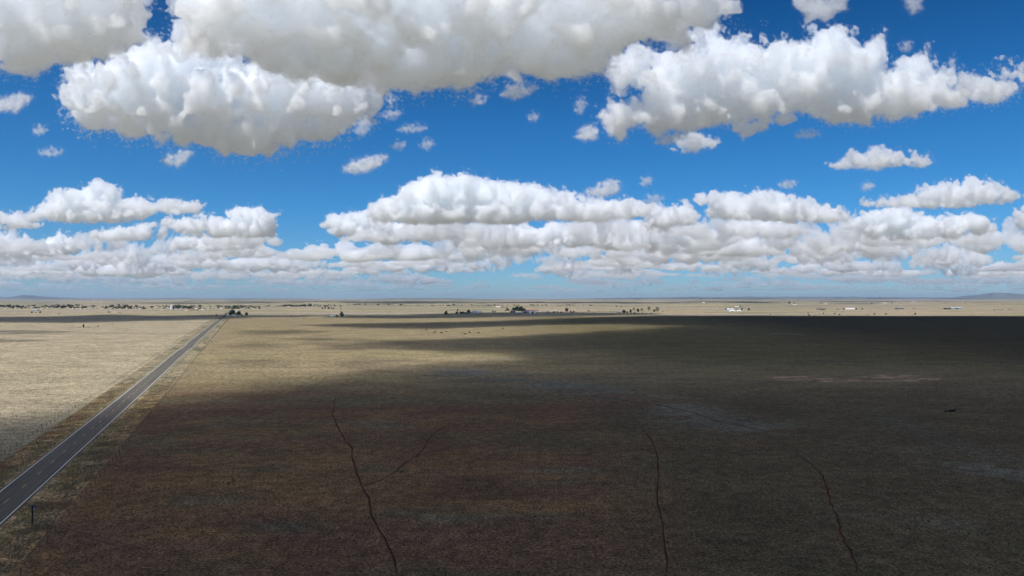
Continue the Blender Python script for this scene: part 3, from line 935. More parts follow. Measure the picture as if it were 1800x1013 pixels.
# ------------------------------------------------------------------ the clouds overhead whose shade lies on the plain (above the frame)
def G2(pts):
    return [tuple(gpt(a, b).xy) for a, b in pts]
def shade_cloud(polys, depth, h, A, L, fr, seed, alt=1650.0, soft=0.0):
    Vv, Q = cloud_field(polys, h, depth, A=A, L=L, fr=fr, seed=seed, pad=60)
    t0 = alt / SUN_DIR.z
    W = Vv[:, 1]
    P = np.stack([Vv[:, 0], Vv[:, 2], np.zeros(len(Vv))], 1) + np.outer(t0 + W, np.array(SUN_DIR))
    return P, Q
main = G2([(-500, 770), (0, 742), (100, 728), (200, 706), (300, 698), (400, 690), (470, 676), (560, 659), (650, 649), (760, 643), (850, 637), (905, 628), (860, 622), (760, 616), (640, 611), (570, 606), (640, 601), (760, 597), (880, 590), (1000, 583), (1100, 577.5), (1175, 572.5), (1090, 569.5), (960, 571), (860, 574), (760, 578), (640, 577), (560, 574), (520, 572), (600, 569), (740, 566.5), (860, 564.5), (1000, 560), (1080, 557), (1160, 554.3), (1240, 555.0), (1330, 554.7), (1420, 555.6), (1500, 555.7), (1590, 556.7), (1690, 556.5), (1800, 557.6), (2500, 559)])
main += [(5200, 1500), (5200, -900), (-500, -700), (-420, 100)]  # unseen outline stretched to the right to block sky light and darken the ground
P1, Q1 = shade_cloud([main], 240, 16.0, (16, 12, 8), (90, 40, 20), 6, 301)
far = G2([(560, 553.5), (700, 553), (830, 550), (950, 548.5), (1160, 550.5), (1150, 553.5), (1000, 556.5), (900, 557), (800, 558.5), (700, 559), (560, 557)])
P2, Q2 = shade_cloud([far], 170, 14.0, (14, 10, 7), (80, 36, 18), 6, 302)
lef = G2([(-400, 557.5), (0, 557.5), (100, 557), (190, 553.5), (280, 555.5), (380, 553.5), (470, 554), (600, 553), (560, 556), (450, 557.5), (380, 562), (250, 566), (120, 569.5), (0, 568.5), (-400, 569)])
P3, Q3 = shade_cloud([lef], 170, 13.0, (14, 10, 7), (80, 36, 18), 6, 303)
st = [G2([(-300, 582), (60, 581), (160, 584), (60, 588.5), (-300, 589)]), G2([(-300, 595), (20, 596), (110, 601), (-40, 606), (-300, 606)]), G2([(420, 582), (520, 580), (600, 583), (520, 588), (430, 590)]), G2([(400, 606), (450, 603), (520, 606), (470, 612)]), G2([(470, 598), (560, 594.5), (670, 596.5), (570, 601)]), G2([(400, 640), (455, 633), (520, 640), (440, 650)]), G2([(560, 640), (640, 632), (740, 634), (650, 642)])]
P4, Q4 = shade_cloud(st, 60, 8.0, (9, 7, 5), (50, 24, 12), 5, 304)
P_, Q_, n_ = [], [], 0
for a, b in ((P1, Q1), (P2, Q2), (P3, Q3), (P4, Q4)):
    P_.append(a); Q_.append(b + n_); n_ += len(a)
P_ = np.concatenate(P_); Q_ = np.concatenate(Q_)
c_ = P_.mean(0)
# turn the faces outwards
a_, b2_, d_ = P_[Q_[:, 0]] - c_, P_[Q_[:, 1]] - c_, P_[Q_[:, 2]] - c_
vol = np.einsum('ij,ij->i', a_, np.cross(b2_, d_)).sum()
me = mesh_np('overhead_clouds', P_ - c_, Q_ if vol > 0 else Q_[:, ::-1])
me.materials.append(SHADE)
o = link_mesh('overhead_clouds', me, smooth=True)
o.location = Vector(c_)
tag(o, 'broken layer of clouds overhead that shades the plain', 'clouds', kind='stuff')
print('shade', len(P_))
# ------------------------------------------------------------------ the air: pale blue haze over the far plain
HT = 520.0
mb = MB(); mb.box(-90000, 90000, -6000, 76000, -14.0, HT)
m = new_mat('haze_air'); t = NT(m); t.n.remove(t.n['Principled BSDF'])
pv = t.node('ShaderNodeVolumePrincipled')
pv.inputs['Color'].default_value = (0.55, 0.73, 1.0, 1)
pv.inputs['Density'].default_value = 0.5 / 30000.0
pv.inputs['Anisotropy'].default_value = 0.2
t.link(pv.outputs[0], t.n['Material Output'].inputs['Volume'])
o = mb.build('haze', m)
tag(o, 'thin pale blue haze in the air over the far plain', 'haze', kind='stuff')
# ------------------------------------------------------------------ materials of the small things
BARK = simple_mat('grey_bark', (0.10, 0.075, 0.055), 0.95, 0.3, 4.0)
WOOD = simple_mat('weathered_post_wood', (0.17, 0.14, 0.11), 0.95, 0.3, 3.0)
STEEL = simple_mat('dark_post_steel', (0.045, 0.045, 0.05), 0.7, 0.2, 5.0)
WIRE = simple_mat('fence_wire', (0.20, 0.20, 0.20), 0.5, 0.1, 5.0, 0.4, 0.6)
def leaf_mat(name, c1, c2):
    m = new_mat(name); t = NT(m); b = t.n['Principled BSDF']
    pos = t.node('ShaderNodeNewGeometry').outputs['Position']
    oi = t.node('ShaderNodeObjectInfo')
    n = t.noise(pos, 0.7, 4.0, 0.6)
    t.link(t.mix(t.mapr(n, 0.32, 0.68), c1, c2), b.inputs['Base Color'])
    b.inputs['Roughness'].default_value = 0.75
    b.inputs['Specular IOR Level'].default_value = 0.15
    return m
LEAF_DARK = leaf_mat('dark_green_leaves', (0.014, 0.024, 0.013), (0.032, 0.052, 0.024))  # leaf green darkened for the shade the ranch trees stand in
LEAF_MID = leaf_mat('green_leaves', (0.035, 0.062, 0.02), (0.075, 0.115, 0.038))
LEAF_PALE = leaf_mat('pale_spring_leaves', (0.11, 0.13, 0.055), (0.19, 0.20, 0.09))
LEAF_GREY = leaf_mat('grey_green_twigs', (0.10, 0.105, 0.075), (0.17, 0.165, 0.12))
JUNI = leaf_mat('juniper_needles', (0.016, 0.028, 0.016), (0.035, 0.055, 0.028))

# ------------------------------------------------------------------ trees: tapered trunk, limbs and a crown of leaf clumps
def tree_meshes(seed, h, w, crown0=0.25, leaves=760, leaf=0.40, clumps=16, open_=0.0):
    rg = random.Random(seed)
    tk = MB()
    tk.tube((0, 0, -0.3), (0.05 * w, 0, h * 0.45), 0.045 * h, 0.026 * h, 8)
    tk.tube((0.05 * w, 0, h * 0.45), (0.0, 0.03 * w, h * 0.88), 0.026 * h, 0.008 * h, 6)
    cl = []
    for i in range(clumps):
        a = rg.uniform(0, 2 * PI); zz = rg.uniform(0.0, 1.0)
        rad = (0.5 * w) * (0.35 + 0.65 * math.sin(PI * min(0.97, 0.18 + 0.78 * zz))) * rg.uniform(0.25, 0.85)
        c = Vector((rad * math.cos(a), rad * math.sin(a), h * (crown0 + (0.95 - crown0) * zz)))
        cl.append((c, rg.uniform(0.16, 0.30) * w * (1 - 0.35 * zz)))
        tk.tube((0.03 * w, 0, max(h * 0.18, c.z - 0.28 * h)), c, 0.014 * h, 0.004 * h, 5)
    vs, fs = [], []
    for i in range(leaves):
        c, r = cl[i % clumps]
        d = Vector((rg.gauss(0, 1), rg.gauss(0, 1), rg.gauss(0, 0.8))).normalized()
        p = c + d * r * rg.uniform(0.45, 1.05 + open_)
        if p.z > h: p.z = h - rg.uniform(0, 0.05 * h)
        u = Vector((rg.gauss(0, 1), rg.gauss(0, 1), rg.gauss(0, 1))).normalized()
        v = d.cross(u).normalized()
        s = leaf * 1.55 * h / 9 * rg.uniform(0.7, 1.5)
        b = len(vs)
        vs += [p - u * s, p + v * s * 0.6, p + u * s, p - v * s * 0.6]
        fs.append((b, b + 1, b + 2, b + 3))
    cm = bpy.data.meshes.new('crown'); cm.from_pydata([tuple(v) for v in vs], [], fs); cm.update()
    return tk.mesh('trunk'), cm
PROTO = {}
for nm, args, lm in (
    ('round', dict(seed=1, h=10, w=9), LEAF_DARK), ('broad', dict(seed=2, h=10, w=13, crown0=0.15, leaves=1100, clumps=24), LEAF_DARK),
    ('green', dict(seed=3, h=10, w=10, crown0=0.18, leaves=850), LEAF_MID), ('tall', dict(seed=4, h=10, w=6.2, crown0=0.1, leaves=800), LEAF_MID),
    ('cone', dict(seed=5, h=10, w=4.2, crown0=0.06, leaves=520, leaf=0.28), JUNI), ('pale', dict(seed=6, h=10, w=10, leaves=420, leaf=0.28, open_=0.3), LEAF_PALE),
    ('grey', dict(seed=7, h=10, w=11, crown0=0.15, leaves=420, leaf=0.26, open_=0.35), LEAF_GREY), ('shrub', dict(seed=8, h=10, w=13, crown0=0.08, leaves=420, leaf=0.5, clumps=12), JUNI),
    ('bush', dict(seed=9, h=10, w=12, crown0=0.08, leaves=420, leaf=0.5, clumps=12), LEAF_DARK)):
    a, b = tree_meshes(**args)
    a.materials.append(BARK); b.materials.append(lm)
    PROTO[nm] = (a, b)
TR = random.Random(33)
def plant(kind, px, py, hpx, label, cat='tree', name='tree', group=None, wk=1.0):
    p = gp(px, py)
    h = hpx * p.y / F
    r = empty(name, (p.x, p.y, p.z - 0.05), TR.uniform(0, 6.28))
    r.scale = (h / 10 * wk, h / 10 * wk, h / 10)
    a, b = PROTO[kind]
    link_mesh('trunk', a, parent=r)
    link_mesh('crown', b, parent=r)
    return tag(r, label, cat, group)

# the clump beside the road
G = 'trees around the roadside farm'
plant('green', 404.5, 554.9, 7.2, 'leftmost big tree of the green clump beside the far road', group=G)
plant('broad', 409.0, 553.2, 7.8, 'tallest tree of the green clump beside the road, behind the white sheds', group=G, wk=0.9)
plant('broad', 420.0, 554.3, 6.8, 'broad dark tree at the right of the roadside clump, right of the white dome', group=G)
plant('bush', 414.5, 553.6, 4.0, 'low dark tree between the two white sheds of the roadside farm', group=G)
plant('bush', 425.0, 555.0, 3.0, 'low dark bush just right of the roadside tree clump', 'bush', 'bush', group=G)
plant('round', 433.0, 555.2, 6.2, 'single round tree standing apart at the right of the roadside clump', group=G)
plant('bush', 380.5, 555.4, 2.6, 'dark bush left of the road end, across from the roadside farm', 'bush', 'bush')
plant('bush', 394.5, 557.4, 2.2, 'small black bush on the right road edge near the tree clump', 'bush', 'bush')
plant('bush', 386.2, 560.8, 2.0, 'small dark bush by the road where the shadow band crosses it', 'bush', 'bush')
plant('bush', 396.6, 553.0, 2.4, 'small bush between the road and the roadside tree clump', 'bush', 'bush')
# lone places between
plant('tall', 601.0, 556.2, 10.5, 'tall green tree beside the lone white farmhouse')
plant('bush', 592.3, 555.6, 3.6, 'dark bush between the lone white farmhouse and the tall green tree', 'bush', 'bush')
for i, (x, y, h, k) in enumerate([(567, 543.6, 3, 'bush'), (572, 543.4, 3.4, 'round'), (577.5, 543.8, 4.0, 'round'), (582.5, 543.5, 3.6, 'grey'), (586, 543.8, 2.6, 'bush'), (599, 544.2, 1.8, 'bush')]):
    plant(k, x, y, h, 'one of the small far trees in the cluster beyond the lone white farmhouse', group='far tree cluster behind the lone farmhouse')
for x, y in ((511.5, 556.8), (518, 557.2), (534, 558.8)):
    plant('shrub', x, y, 1.8, 'one of three dark specks of shrub on the lit plain left of the lone farmhouse', 'shrub', 'juniper_shrub', 'shrubs left of the lone farmhouse')
# ranch with the pale blue buildings
plant('bush', 784, 552.2, 6.4, 'rounded dark tree standing alone left of the blue roofed ranch')
plant('cone', 804.2, 551.0, 8.2, 'narrow spire of a tree above the dark hedge of the blue roofed ranch')
plant('broad', 802.5, 551.2, 3.2, 'low dark hedge clump left of the dark shed at the blue roofed ranch', 'bush', 'bush')
plant('round', 823.3, 551.4, 7.0, 'dark tree touching the left end of the blue roofed building')
plant('bush', 819.8, 551.6, 3.4, 'dark bush below the tree at the blue roofed building', 'bush', 'bush')
# the main ranch
plant('round', 866.0, 549.8, 3.6, 'left tree of the small pair left of the main ranch', wk=0.8)
plant('round', 870.5, 549.6, 3.4, 'right tree of the small pair left of the main ranch', wk=0.7)
plant('grey', 891.0, 546.4, 6.8, 'thin half bare tree left of the big dark grove of the main ranch', wk=0.7)
plant('bush', 889.2, 547.6, 2.6, 'dark bush under the thin half bare tree', 'bush', 'bush')
plant('round', 893.6, 547.0, 4.2, 'small dark tree right of the thin half bare tree')
plant('broad', 903.0, 547.2, 6.2, 'left shoulder tree of the big dark grove at the main ranch')
plant('broad', 909.5, 547.2, 8.4, 'tallest left crown of the big dark grove at the main ranch')
plant('broad', 916.0, 547.4, 8.2, 'right crown of the big dark grove at the main ranch')
plant('broad', 921.0, 547.6, 5.0, 'low right end tree of the big dark grove at the main ranch')
plant('round', 996.4, 548.6, 7.0, 'round crowned tree right of the main ranch, above a dark hedge')
plant('bush', 1003.0, 549.4, 3.4, 'left half of the dark hedge under the round crowned tree', 'bush', 'bush')
plant('bush', 1008.8, 549.4, 3.2, 'right half of the dark hedge under the round crowned tree', 'bush', 'bush')
plant('bush', 973.0, 550.4, 3.2, 'dark bush beside the pale shed right of the white barn', 'bush', 'bush')
plant('bush', 986.5, 549.8, 2.8, 'dark bush left of the round crowned tree', 'bush', 'bush')
plant('bush', 980.0, 549.6, 2.2, 'small dark bush between the pale shed and the round crowned tree', 'bush', 'bush')
plant('bush', 1034.5, 548.2, 2.6, 'small dark tree alone on the dark plain right of the main ranch')
plant('bush', 1025.5, 550.8, 1.6, 'dark speck of bush before the tree alone right of the main ranch', 'bush', 'bush')
for x in (880, 884, 888, 892.5, 898, 903):
    plant('bush', x, 550.6, 1.6, 'one of the low dark bushes lined up before the main ranch grove', 'bush', 'bush', 'bushes before the main ranch')
# grove in the middle right
G = 'trees of the middle right grove'
plant('broad', 1096.5, 550.2, 5.0, 'low spreading dark tree at the left of the middle right grove', group=G)
plant('round', 1108.2, 550.8, 6.6, 'dark upright tree left of centre in the middle right grove', group=G, wk=0.8)
plant('pale', 1114.5, 547.2, 5.4, 'olive tree behind the dark ones in the middle right grove', group=G)
plant('round', 1121.2, 549.8, 7.2, 'tallest dark tree of the middle right grove', group=G, wk=0.8)
plant('pale', 1128.4, 548.4, 6.0, 'olive tree just right of the tallest dark tree of the grove', group=G)
plant('bush', 1102.5, 550.6, 3.4, 'dark bush between the two left trees of the middle right grove', 'bush', 'bush', group=G)
plant('pale', 1140.6, 547.6, 8.0, 'pale green tree left of the big grey tree of the grove', group=G, wk=0.8)
plant('grey', 1154.8, 548.8, 9.2, 'big spreading grey twiggy tree at the right of the middle right grove', group=G)
plant('bush', 1150.0, 548.8, 4.0, 'dark bush at the foot of the big grey twiggy tree', 'bush', 'bush', group=G)
plant('bush', 1165.0, 549.0, 1.8, 'small bush right of the big grey twiggy tree', 'bush', 'bush', group=G)
plant('bush', 1084.0, 538.8, 2.4, 'left one of two far dark trees on the pale strip above the grove', group='pair of far trees')
plant('bush', 1092.0, 539.0, 2.4, 'right one of two far dark trees on the pale strip above the grove', group='pair of far trees')
for x in (1045, 1054, 1062, 1073, 1080):
    plant('bush', x, 549.4 + 0.6 * math.sin(x), 1.5, 'one of the dark bushes strung out left of the middle right grove', 'bush', 'bush', 'bushes left of the grove')
for x in (1130, 1136, 1145):
    plant('bush', x, 551.0, 1.7, 'one of the low dark bushes along the front of the middle right grove', 'bush', 'bush', 'bushes before the grove')
# barns farther right
plant('round', 1276.0, 545.4, 3.6, 'dark tree left of the white roofed barns at right')
plant('round', 1284.0, 544.0, 3.8, 'dark tree behind the white roofed barn at right')
plant('round', 1301.2, 540.2, 3.0, 'dark tree at the right end of the long far white shed')
plant('broad', 1304.5, 545.2, 3.6, 'left tree of the dark row right of the white roofed barns', wk=0.9)
plant('broad', 1316.5, 545.4, 3.4, 'right tree of the dark row right of the white roofed barns', wk=0.9)
plant('bush', 1295.0, 545.8, 2.6, 'dark bush between the white roofed barns', 'bush', 'bush')
plant('broad', 1387.5, 534.6, 3.2, 'far dark tree beside tiny buildings near the right horizon')
plant('bush', 1396.0, 534.8, 2.0, 'far low bush right of the far dark tree near the horizon', 'bush', 'bush')
plant('round', 1443.0, 534.2, 2.4, 'far tree left of the bright white speck near the right horizon')
plant('bush', 1482.8, 545.0, 3.0, 'dark tree at the left end of the long white building at right')
plant('bush', 1505.0, 544.6, 3.2, 'dark tree at the right end of the long white building at right')
plant('bush', 1515.6, 544.8, 2.6, 'dark bush alone right of the long white building', 'bush', 'bush')
plant('bush', 1532.5, 534.4, 2.2, 'left one of two far dark bushes near the right horizon', 'bush', 'bush')
plant('bush', 1568.0, 533.2, 2.0, 'right one of two far dark bushes near the right horizon', 'bush', 'bush')
for i, (x, y, h) in enumerate([(1305, 552.6, 1.8), (1354, 554.0, 1.8), (1420.5, 551.4, 2.2), (1422, 556.0, 2.8), (1432, 556.4, 1.6), (1447.5, 552.8, 2.4), (1467, 553.2, 2.4), (1475.6, 555.0, 2.6), (1525, 555.2, 1.6), (1537, 554.2, 2.8), (1557.5, 554.2, 3.0), (1608.8, 554.0, 3.4), (1691, 557.6, 1.5), (1710, 556.6, 1.6), (1739, 558.2, 1.4), (1763, 558.0, 1.4)]):
    plant('shrub', x, y, h, 'one of the dark round shrubs dotted along the edge of the dark plain at right', 'shrub', 'juniper_shrub', 'shrubs along the right shadow edge', wk=0.85)
# far left
plant('bush', 56.0, 551.2, 3.2, 'left dark tree of the small farm under the left hills')
plant('bush', 62.5, 551.4, 1.9, 'low dark bush between the trees of the small left farm', 'bush', 'bush')
plant('bush', 70.5, 551.2, 3.4, 'right dark tree of the small farm under the left hills')
plant('bush', 103.8, 553.2, 1.6, 'small bush alone right of the small left farm', 'bush', 'bush')
plant('bush', 191.0, 550.2, 2.6, 'dark tree left of the white sheds on the left plain')
plant('bush', 204.0, 550.6, 1.8, 'dark bush right of the tree by the left plain sheds', 'bush', 'bush')
plant('bush', 211.0, 550.4, 1.6, 'low bush at the right end of the left plain sheds', 'bush', 'bush')
plant('round', 147.0, 577.6, 6.2, 'lone dark tree on the field boundary left of the road', wk=0.62)
plant('bush', 172.0, 575.6, 2.2, 'grey bush right of the lone tree on the field boundary', 'bush', 'bush')
for i, x in enumerate((118, 124, 129, 133, 137.5, 142, 152, 155, 160, 166)):
    plant('bush', x, 578.2 - (x - 118) * 0.028, 1.0 + 0.4 * (i % 3 == 1), 'one of the tiny bushes lined up along the field boundary by the lone tree', 'bush', 'bush', 'bushes along the field boundary')
# foreground bits
plant('pale', 410.0, 848.6, 7.5, 'small yellowish bush alone on the near brown field', 'bush', 'bush', wk=1.3)
plant('bush', 706.5, 830.2, 2.6, 'tiny dark bush beside the branching cattle trail', 'bush', 'bush', wk=1.2)

# ------------------------------------------------------------------ buildings
WALLS = {}
def paint(name, c, **k):
    if name not in WALLS: WALLS[name] = simple_mat(name, c, 0.8, 0.08, 1.5, **k)
    return WALLS[name]
W_WHITE = paint('white_siding', (0.74, 0.73, 0.70)); W_PALE = paint('pale_blue_siding', (0.42, 0.50, 0.56)); W_TAN = paint('tan_siding', (0.42, 0.34, 0.26))
W_RED = paint('red_brown_siding', (0.25, 0.12, 0.09)); W_GREY = paint('grey_metal_siding', (0.34, 0.34, 0.36)); W_DARK = paint('dark_shed_boards', (0.06, 0.055, 0.055))
R_WHITE = paint('white_metal_roof', (0.78, 0.78, 0.78), spec=0.4); R_BLUE = paint('blue_grey_metal_roof', (0.36, 0.48, 0.58), spec=0.4); R_GREY = paint('grey_roof', (0.25, 0.25, 0.27)); R_RED = paint('rust_red_roof', (0.30, 0.13, 0.09)); R_DARK = paint('dark_roof', (0.07, 0.07, 0.075))
GLASS_D = simple_mat('dark_window_glass', (0.02, 0.025, 0.03), 0.15, 0.1, 2.0, 0.5)
DOOR_D = simple_mat('dark_doorway', (0.03, 0.03, 0.035), 0.8, 0.1, 2.0)
def house(px, py, wpx, hpx, label, wall, roof, cat='house', name='farmhouse', depth=None, turn=0.0, door='house', group=None, pitch=0.35, parts=True):
    p = gp(px, py)
    k = p.y / F
    w, h = wpx * k, hpx * k
    d = depth or min(w * 0.75, 14.0)
    r = empty(name, (p.x, p.y + d / 2, p.z - 0.1), turn)
    rise = min(d * 0.5 * pitch, 0.45 * h)
    e = h - rise
    mb = MB()
    vs = [(-w / 2, -d / 2, 0), (w / 2, -d / 2, 0), (w / 2, d / 2, 0), (-w / 2, d / 2, 0), (-w / 2, -d / 2, e), (w / 2, -d / 2, e), (w / 2, d / 2, e), (-w / 2, d / 2, e), (-w / 2, 0, h - 0.12), (w / 2, 0, h - 0.12)]
    mb.add(vs, [(0, 1, 5, 4), (2, 3, 7, 6), (1, 2, 6, 9, 5), (3, 0, 4, 8, 7), (0, 3, 2, 1)])
    mb.build('wall', wall, r)
    mb = MB(); o_ = 0.45; sl_ = rise / (d / 2)
    for s in (-1, 1):
        y0 = s * (d / 2 + o_); z0 = e - o_ * sl_
        q = [(-w / 2 - o_, y0, z0), (w / 2 + o_, y0, z0), (w / 2 + o_, 0, h), (-w / 2 - o_, 0, h)]
        q2 = [(a, b, c + 0.15) for a, b, c in q]
        f = [(0, 1, 2, 3), (7, 6, 5, 4), (0, 4, 5, 1), (1, 5, 6, 2), (3, 7, 4, 0)]
        mb.add(q + q2, f)
    mb.build('roof', roof, r)
    if parts:
        if door == 'barn':
            MB().box(-w * 0.16, w * 0.16, -d / 2 - 0.06, -d / 2 - 0.005, 0.1, e * 0.72).build('door', DOOR_D, r)
        else:
            MB().box(-0.5, 0.5, -d / 2 - 0.06, -d / 2 - 0.005, 0.1, 2.1).build('door', DOOR_D, r)
            for s in (-0.3, 0.28):
                MB().box(w * s - 0.7, w * s + 0.7, -d / 2 - 0.05, -d / 2 - 0.004, 1.1, min(2.3, e - 0.2)).build('window', GLASS_D, r)
    return tag(r, label, cat, group)
house(401.5, 556.0, 4.2, 2.0, 'small white shed at the left foot of the roadside tree clump', W_WHITE, R_WHITE, 'shed', 'shed')
house(411.0, 556.2, 4.8, 2.3, 'long white shed in the middle of the roadside tree clump', W_WHITE, R_WHITE, 'shed', 'shed')
house(419.2, 556.1, 3.2, 2.2, 'bright white shed under the broad right tree of the roadside clump', W_WHITE, R_WHITE, 'shed', 'shed')
house(584.0, 556.3, 6.4, 3.2, 'lone white farmhouse left of the tall green tree', W_WHITE, R_WHITE)
house(606.3, 555.8, 2.2, 1.8, 'tiny white shed at the right foot of the tall green tree', W_WHITE, R_WHITE, 'shed', 'shed')
house(812.0, 551.4, 8.6, 3.6, 'dark flat shed left of the blue roofed ranch building', W_DARK, R_DARK, 'shed', 'shed', pitch=0.15, door='barn')
house(817.6, 550.4, 1.8, 2.2, 'small pale shed right of the dark flat shed', W_PALE, R_WHITE, 'shed', 'shed')
house(834.5, 551.2, 9.0, 4.6, 'blue roofed ranch building with pale blue walls', W_PALE, R_BLUE, 'building', 'ranch_building')
house(828.2, 551.0, 3.2, 2.8, 'small pale blue shed at the left end of the blue roofed building', W_PALE, R_BLUE, 'shed', 'shed')
house(843.5, 550.0, 5.6, 2.6, 'low pale blue wing right of the blue roofed building', W_PALE, R_BLUE, 'building', 'ranch_building', pitch=0.2)
house(901.5, 549.8, 9.0, 4.2, 'red brown house in front of the big dark grove', W_RED, R_GREY)
house(911.5, 551.0, 9.0, 3.0, 'low house with white roof before the big dark grove', W_GREY, R_WHITE)
house(923.5, 550.6, 12.0, 4.4, 'long grey barn between the low white roofed house and the white barn', W_GREY, R_GREY, 'barn', 'barn', pitch=0.25, door='barn')
house(936.2, 551.4, 11.0, 5.4, 'white barn with a dark doorway at the main ranch', W_WHITE, R_WHITE, 'barn', 'barn', pitch=0.25, door='barn', turn=0.0)
house(936.0, 547.4, 22.0, 2.6, 'long red roofed barn behind the white barn', W_GREY, R_RED, 'barn', 'barn', pitch=0.3, door='barn')
house(868.2, 549.9, 2.0, 2.4, 'tiny pale shed between the small pair of trees left of the main ranch', W_PALE, R_GREY, 'shed', 'shed')
house(876.0, 540.9, 6.6, 2.0, 'far white farmhouse above the gap left of the big dark grove', W_WHITE, R_WHITE)
house(884.0, 541.0, 7.0, 1.1, 'far low red shed right of the far white farmhouse', W_RED, R_RED, 'shed', 'shed')
house(963.0, 549.9, 5.4, 2.4, 'low pale shed well right of the white barn', W_PALE, R_GREY, 'shed', 'shed')
house(976.0, 548.8, 5.0, 3.2, 'pale roofed house left of the round crowned tree', W_GREY, R_WHITE)
house(1006.5, 550.2, 5.0, 2.0, 'low grey house in front of the dark hedge right of the round crowned tree', W_GREY, R_GREY)
house(823.0, 537.4, 7.0, 1.6, 'far pinkish white barn above the blue roofed ranch', W_WHITE, R_RED, 'barn', 'barn')
house(1088.5, 550.0, 7.0, 2.6, 'pale blue shed at the left of the middle right grove', W_PALE, R_BLUE, 'shed', 'shed')
house(1116.0, 551.2, 4.0, 1.8, 'tiny dark shed under the trees of the middle right grove', W_DARK, R_DARK, 'shed', 'shed')
house(1284.0, 546.6, 11.0, 3.4, 'large white roofed barn of the right farm, upper left one', W_PALE, R_WHITE, 'barn', 'barn', door='barn')
house(1287.5, 548.9, 9.5, 2.8, 'white barn in front of the large white roofed barn', W_WHITE, R_WHITE, 'barn', 'barn', door='barn')
house(1299.0, 548.4, 7.6, 2.3, 'long white shed at the right of the right farm', W_WHITE, R_WHITE, 'shed', 'shed')
house(1308.5, 545.4, 4.0, 2.4, 'small white house between the dark row of trees at the right farm', W_WHITE, R_GREY)
house(1297.0, 539.6, 9.0, 1.3, 'far long white shed above the right farm', W_WHITE, R_WHITE, 'shed', 'shed')
house(1261.5, 547.2, 5.0, 1.3, 'low pale trailer left of the right farm', W_TAN, R_WHITE, 'trailer', 'trailer', pitch=0.1)
house(1237.0, 533.6, 4.0, 1.6, 'far white speck of a house near the horizon above the grove', W_WHITE, R_WHITE)
house(1397.5, 536.6, 8.0, 1.2, 'far grey shed near the far dark tree at the right horizon', W_GREY, R_WHITE, 'shed', 'shed')
house(1452.0, 535.2, 3.0, 1.5, 'bright white far house near the right horizon', W_WHITE, R_WHITE)
house(1447.0, 532.4, 6.0, 1.2, 'far grey house behind the bright white far house', W_GREY, R_GREY)
house(1445.0, 545.4, 15.0, 2.8, 'long dark grey barn left of the long white building', W_GREY, R_DARK, 'barn', 'barn', door='barn')
house(1474.0, 545.0, 6.0, 1.8, 'small grey shed between the dark grey barn and the long white building', W_GREY, R_GREY, 'shed', 'shed')
house(1495.5, 544.8, 15.0, 2.6, 'long white building with trees at both ends', W_WHITE, R_WHITE, 'building', 'farm_building')
house(1555.0, 533.6, 7.0, 1.5, 'far pale house at the right, near the horizon', W_TAN, R_WHITE)
house(1583.0, 543.6, 12.0, 2.4, 'dark low barn with pale end at far right', W_DARK, R_GREY, 'barn', 'barn', door='barn')
house(1608.0, 543.4, 5.0, 1.4, 'low grey shed right of the dark low barn', W_GREY, R_GREY, 'shed', 'shed')
house(1606.5, 531.8, 6.0, 1.8, 'far pale farm on the right horizon', W_PALE, R_GREY)
house(1667.0, 544.2, 9.0, 2.4, 'dark end shed of the long grey barns at far right', W_DARK, R_DARK, 'shed', 'shed')
house(1682.0, 543.8, 19.0, 3.2, 'long grey barn with pale roof at far right', W_GREY, R_BLUE, 'barn', 'barn', door='barn')
house(1757.0, 545.0, 14.0, 1.0, 'low faint grey barn near the right edge', W_GREY, R_GREY, 'barn', 'barn')
house(1777.0, 544.8, 6.0, 1.6, 'small grey shed nearest the right edge', W_GREY, R_GREY, 'shed', 'shed')
house(60.0, 547.0, 9.0, 2.2, 'grey barn behind the small farm under the left hills', W_GREY, R_BLUE, 'barn', 'barn', door='barn')
house(54.5, 545.8, 2.4, 2.0, 'small white shed left of the grey barn under the left hills', W_WHITE, R_WHITE, 'shed', 'shed')
house(201.0, 550.8, 4.0, 1.6, 'white shed on the left plain', W_WHITE, R_WHITE, 'shed', 'shed')
house(327.5, 547.6, 3.4, 1.8, 'left white shed of the farmyard below the town', W_WHITE, R_WHITE, 'shed', 'shed')
house(356.0, 546.0, 3.6, 2.0, 'right white shed of the farmyard below the town', W_WHITE, R_WHITE, 'shed', 'shed')
house(339.0, 545.6, 14.0, 1.2, 'long low brown pen shed of the farmyard below the town', W_RED, R_RED, 'shed', 'shed')
house(330.3, 541.0, 3.0, 1.8, 'bright white building right of the tall tank in the town', W_WHITE, R_WHITE, 'building', 'town_building')
TW = random.Random(77)
for i in range(34):
    x = (8, 26, 72, 84, 92, 104, 118, 126, 134.5, 141, 155, 163, 171, 180, 189, 215, 222, 237, 246, 254, 266, 273, 284, 292, 312, 318, 344, 366, 379.5, 388, 424, 431, 446, 458)[i]
    y = 543.2 + TW.uniform(-1.4, 1.4) + (0.6 if x < 100 else 0)
    house(x, y, TW.uniform(1.8, 4.0), TW.uniform(1.1, 1.8), 'one of the tiny pale houses among the dark trees of the distant town', TW.choice((W_WHITE, W_WHITE, W_TAN, W_PALE)), TW.choice((R_WHITE, R_WHITE, R_GREY)), 'house', 'town_house', group='houses of the distant town', turn=TW.uniform(-0.4, 0.4), parts=False)

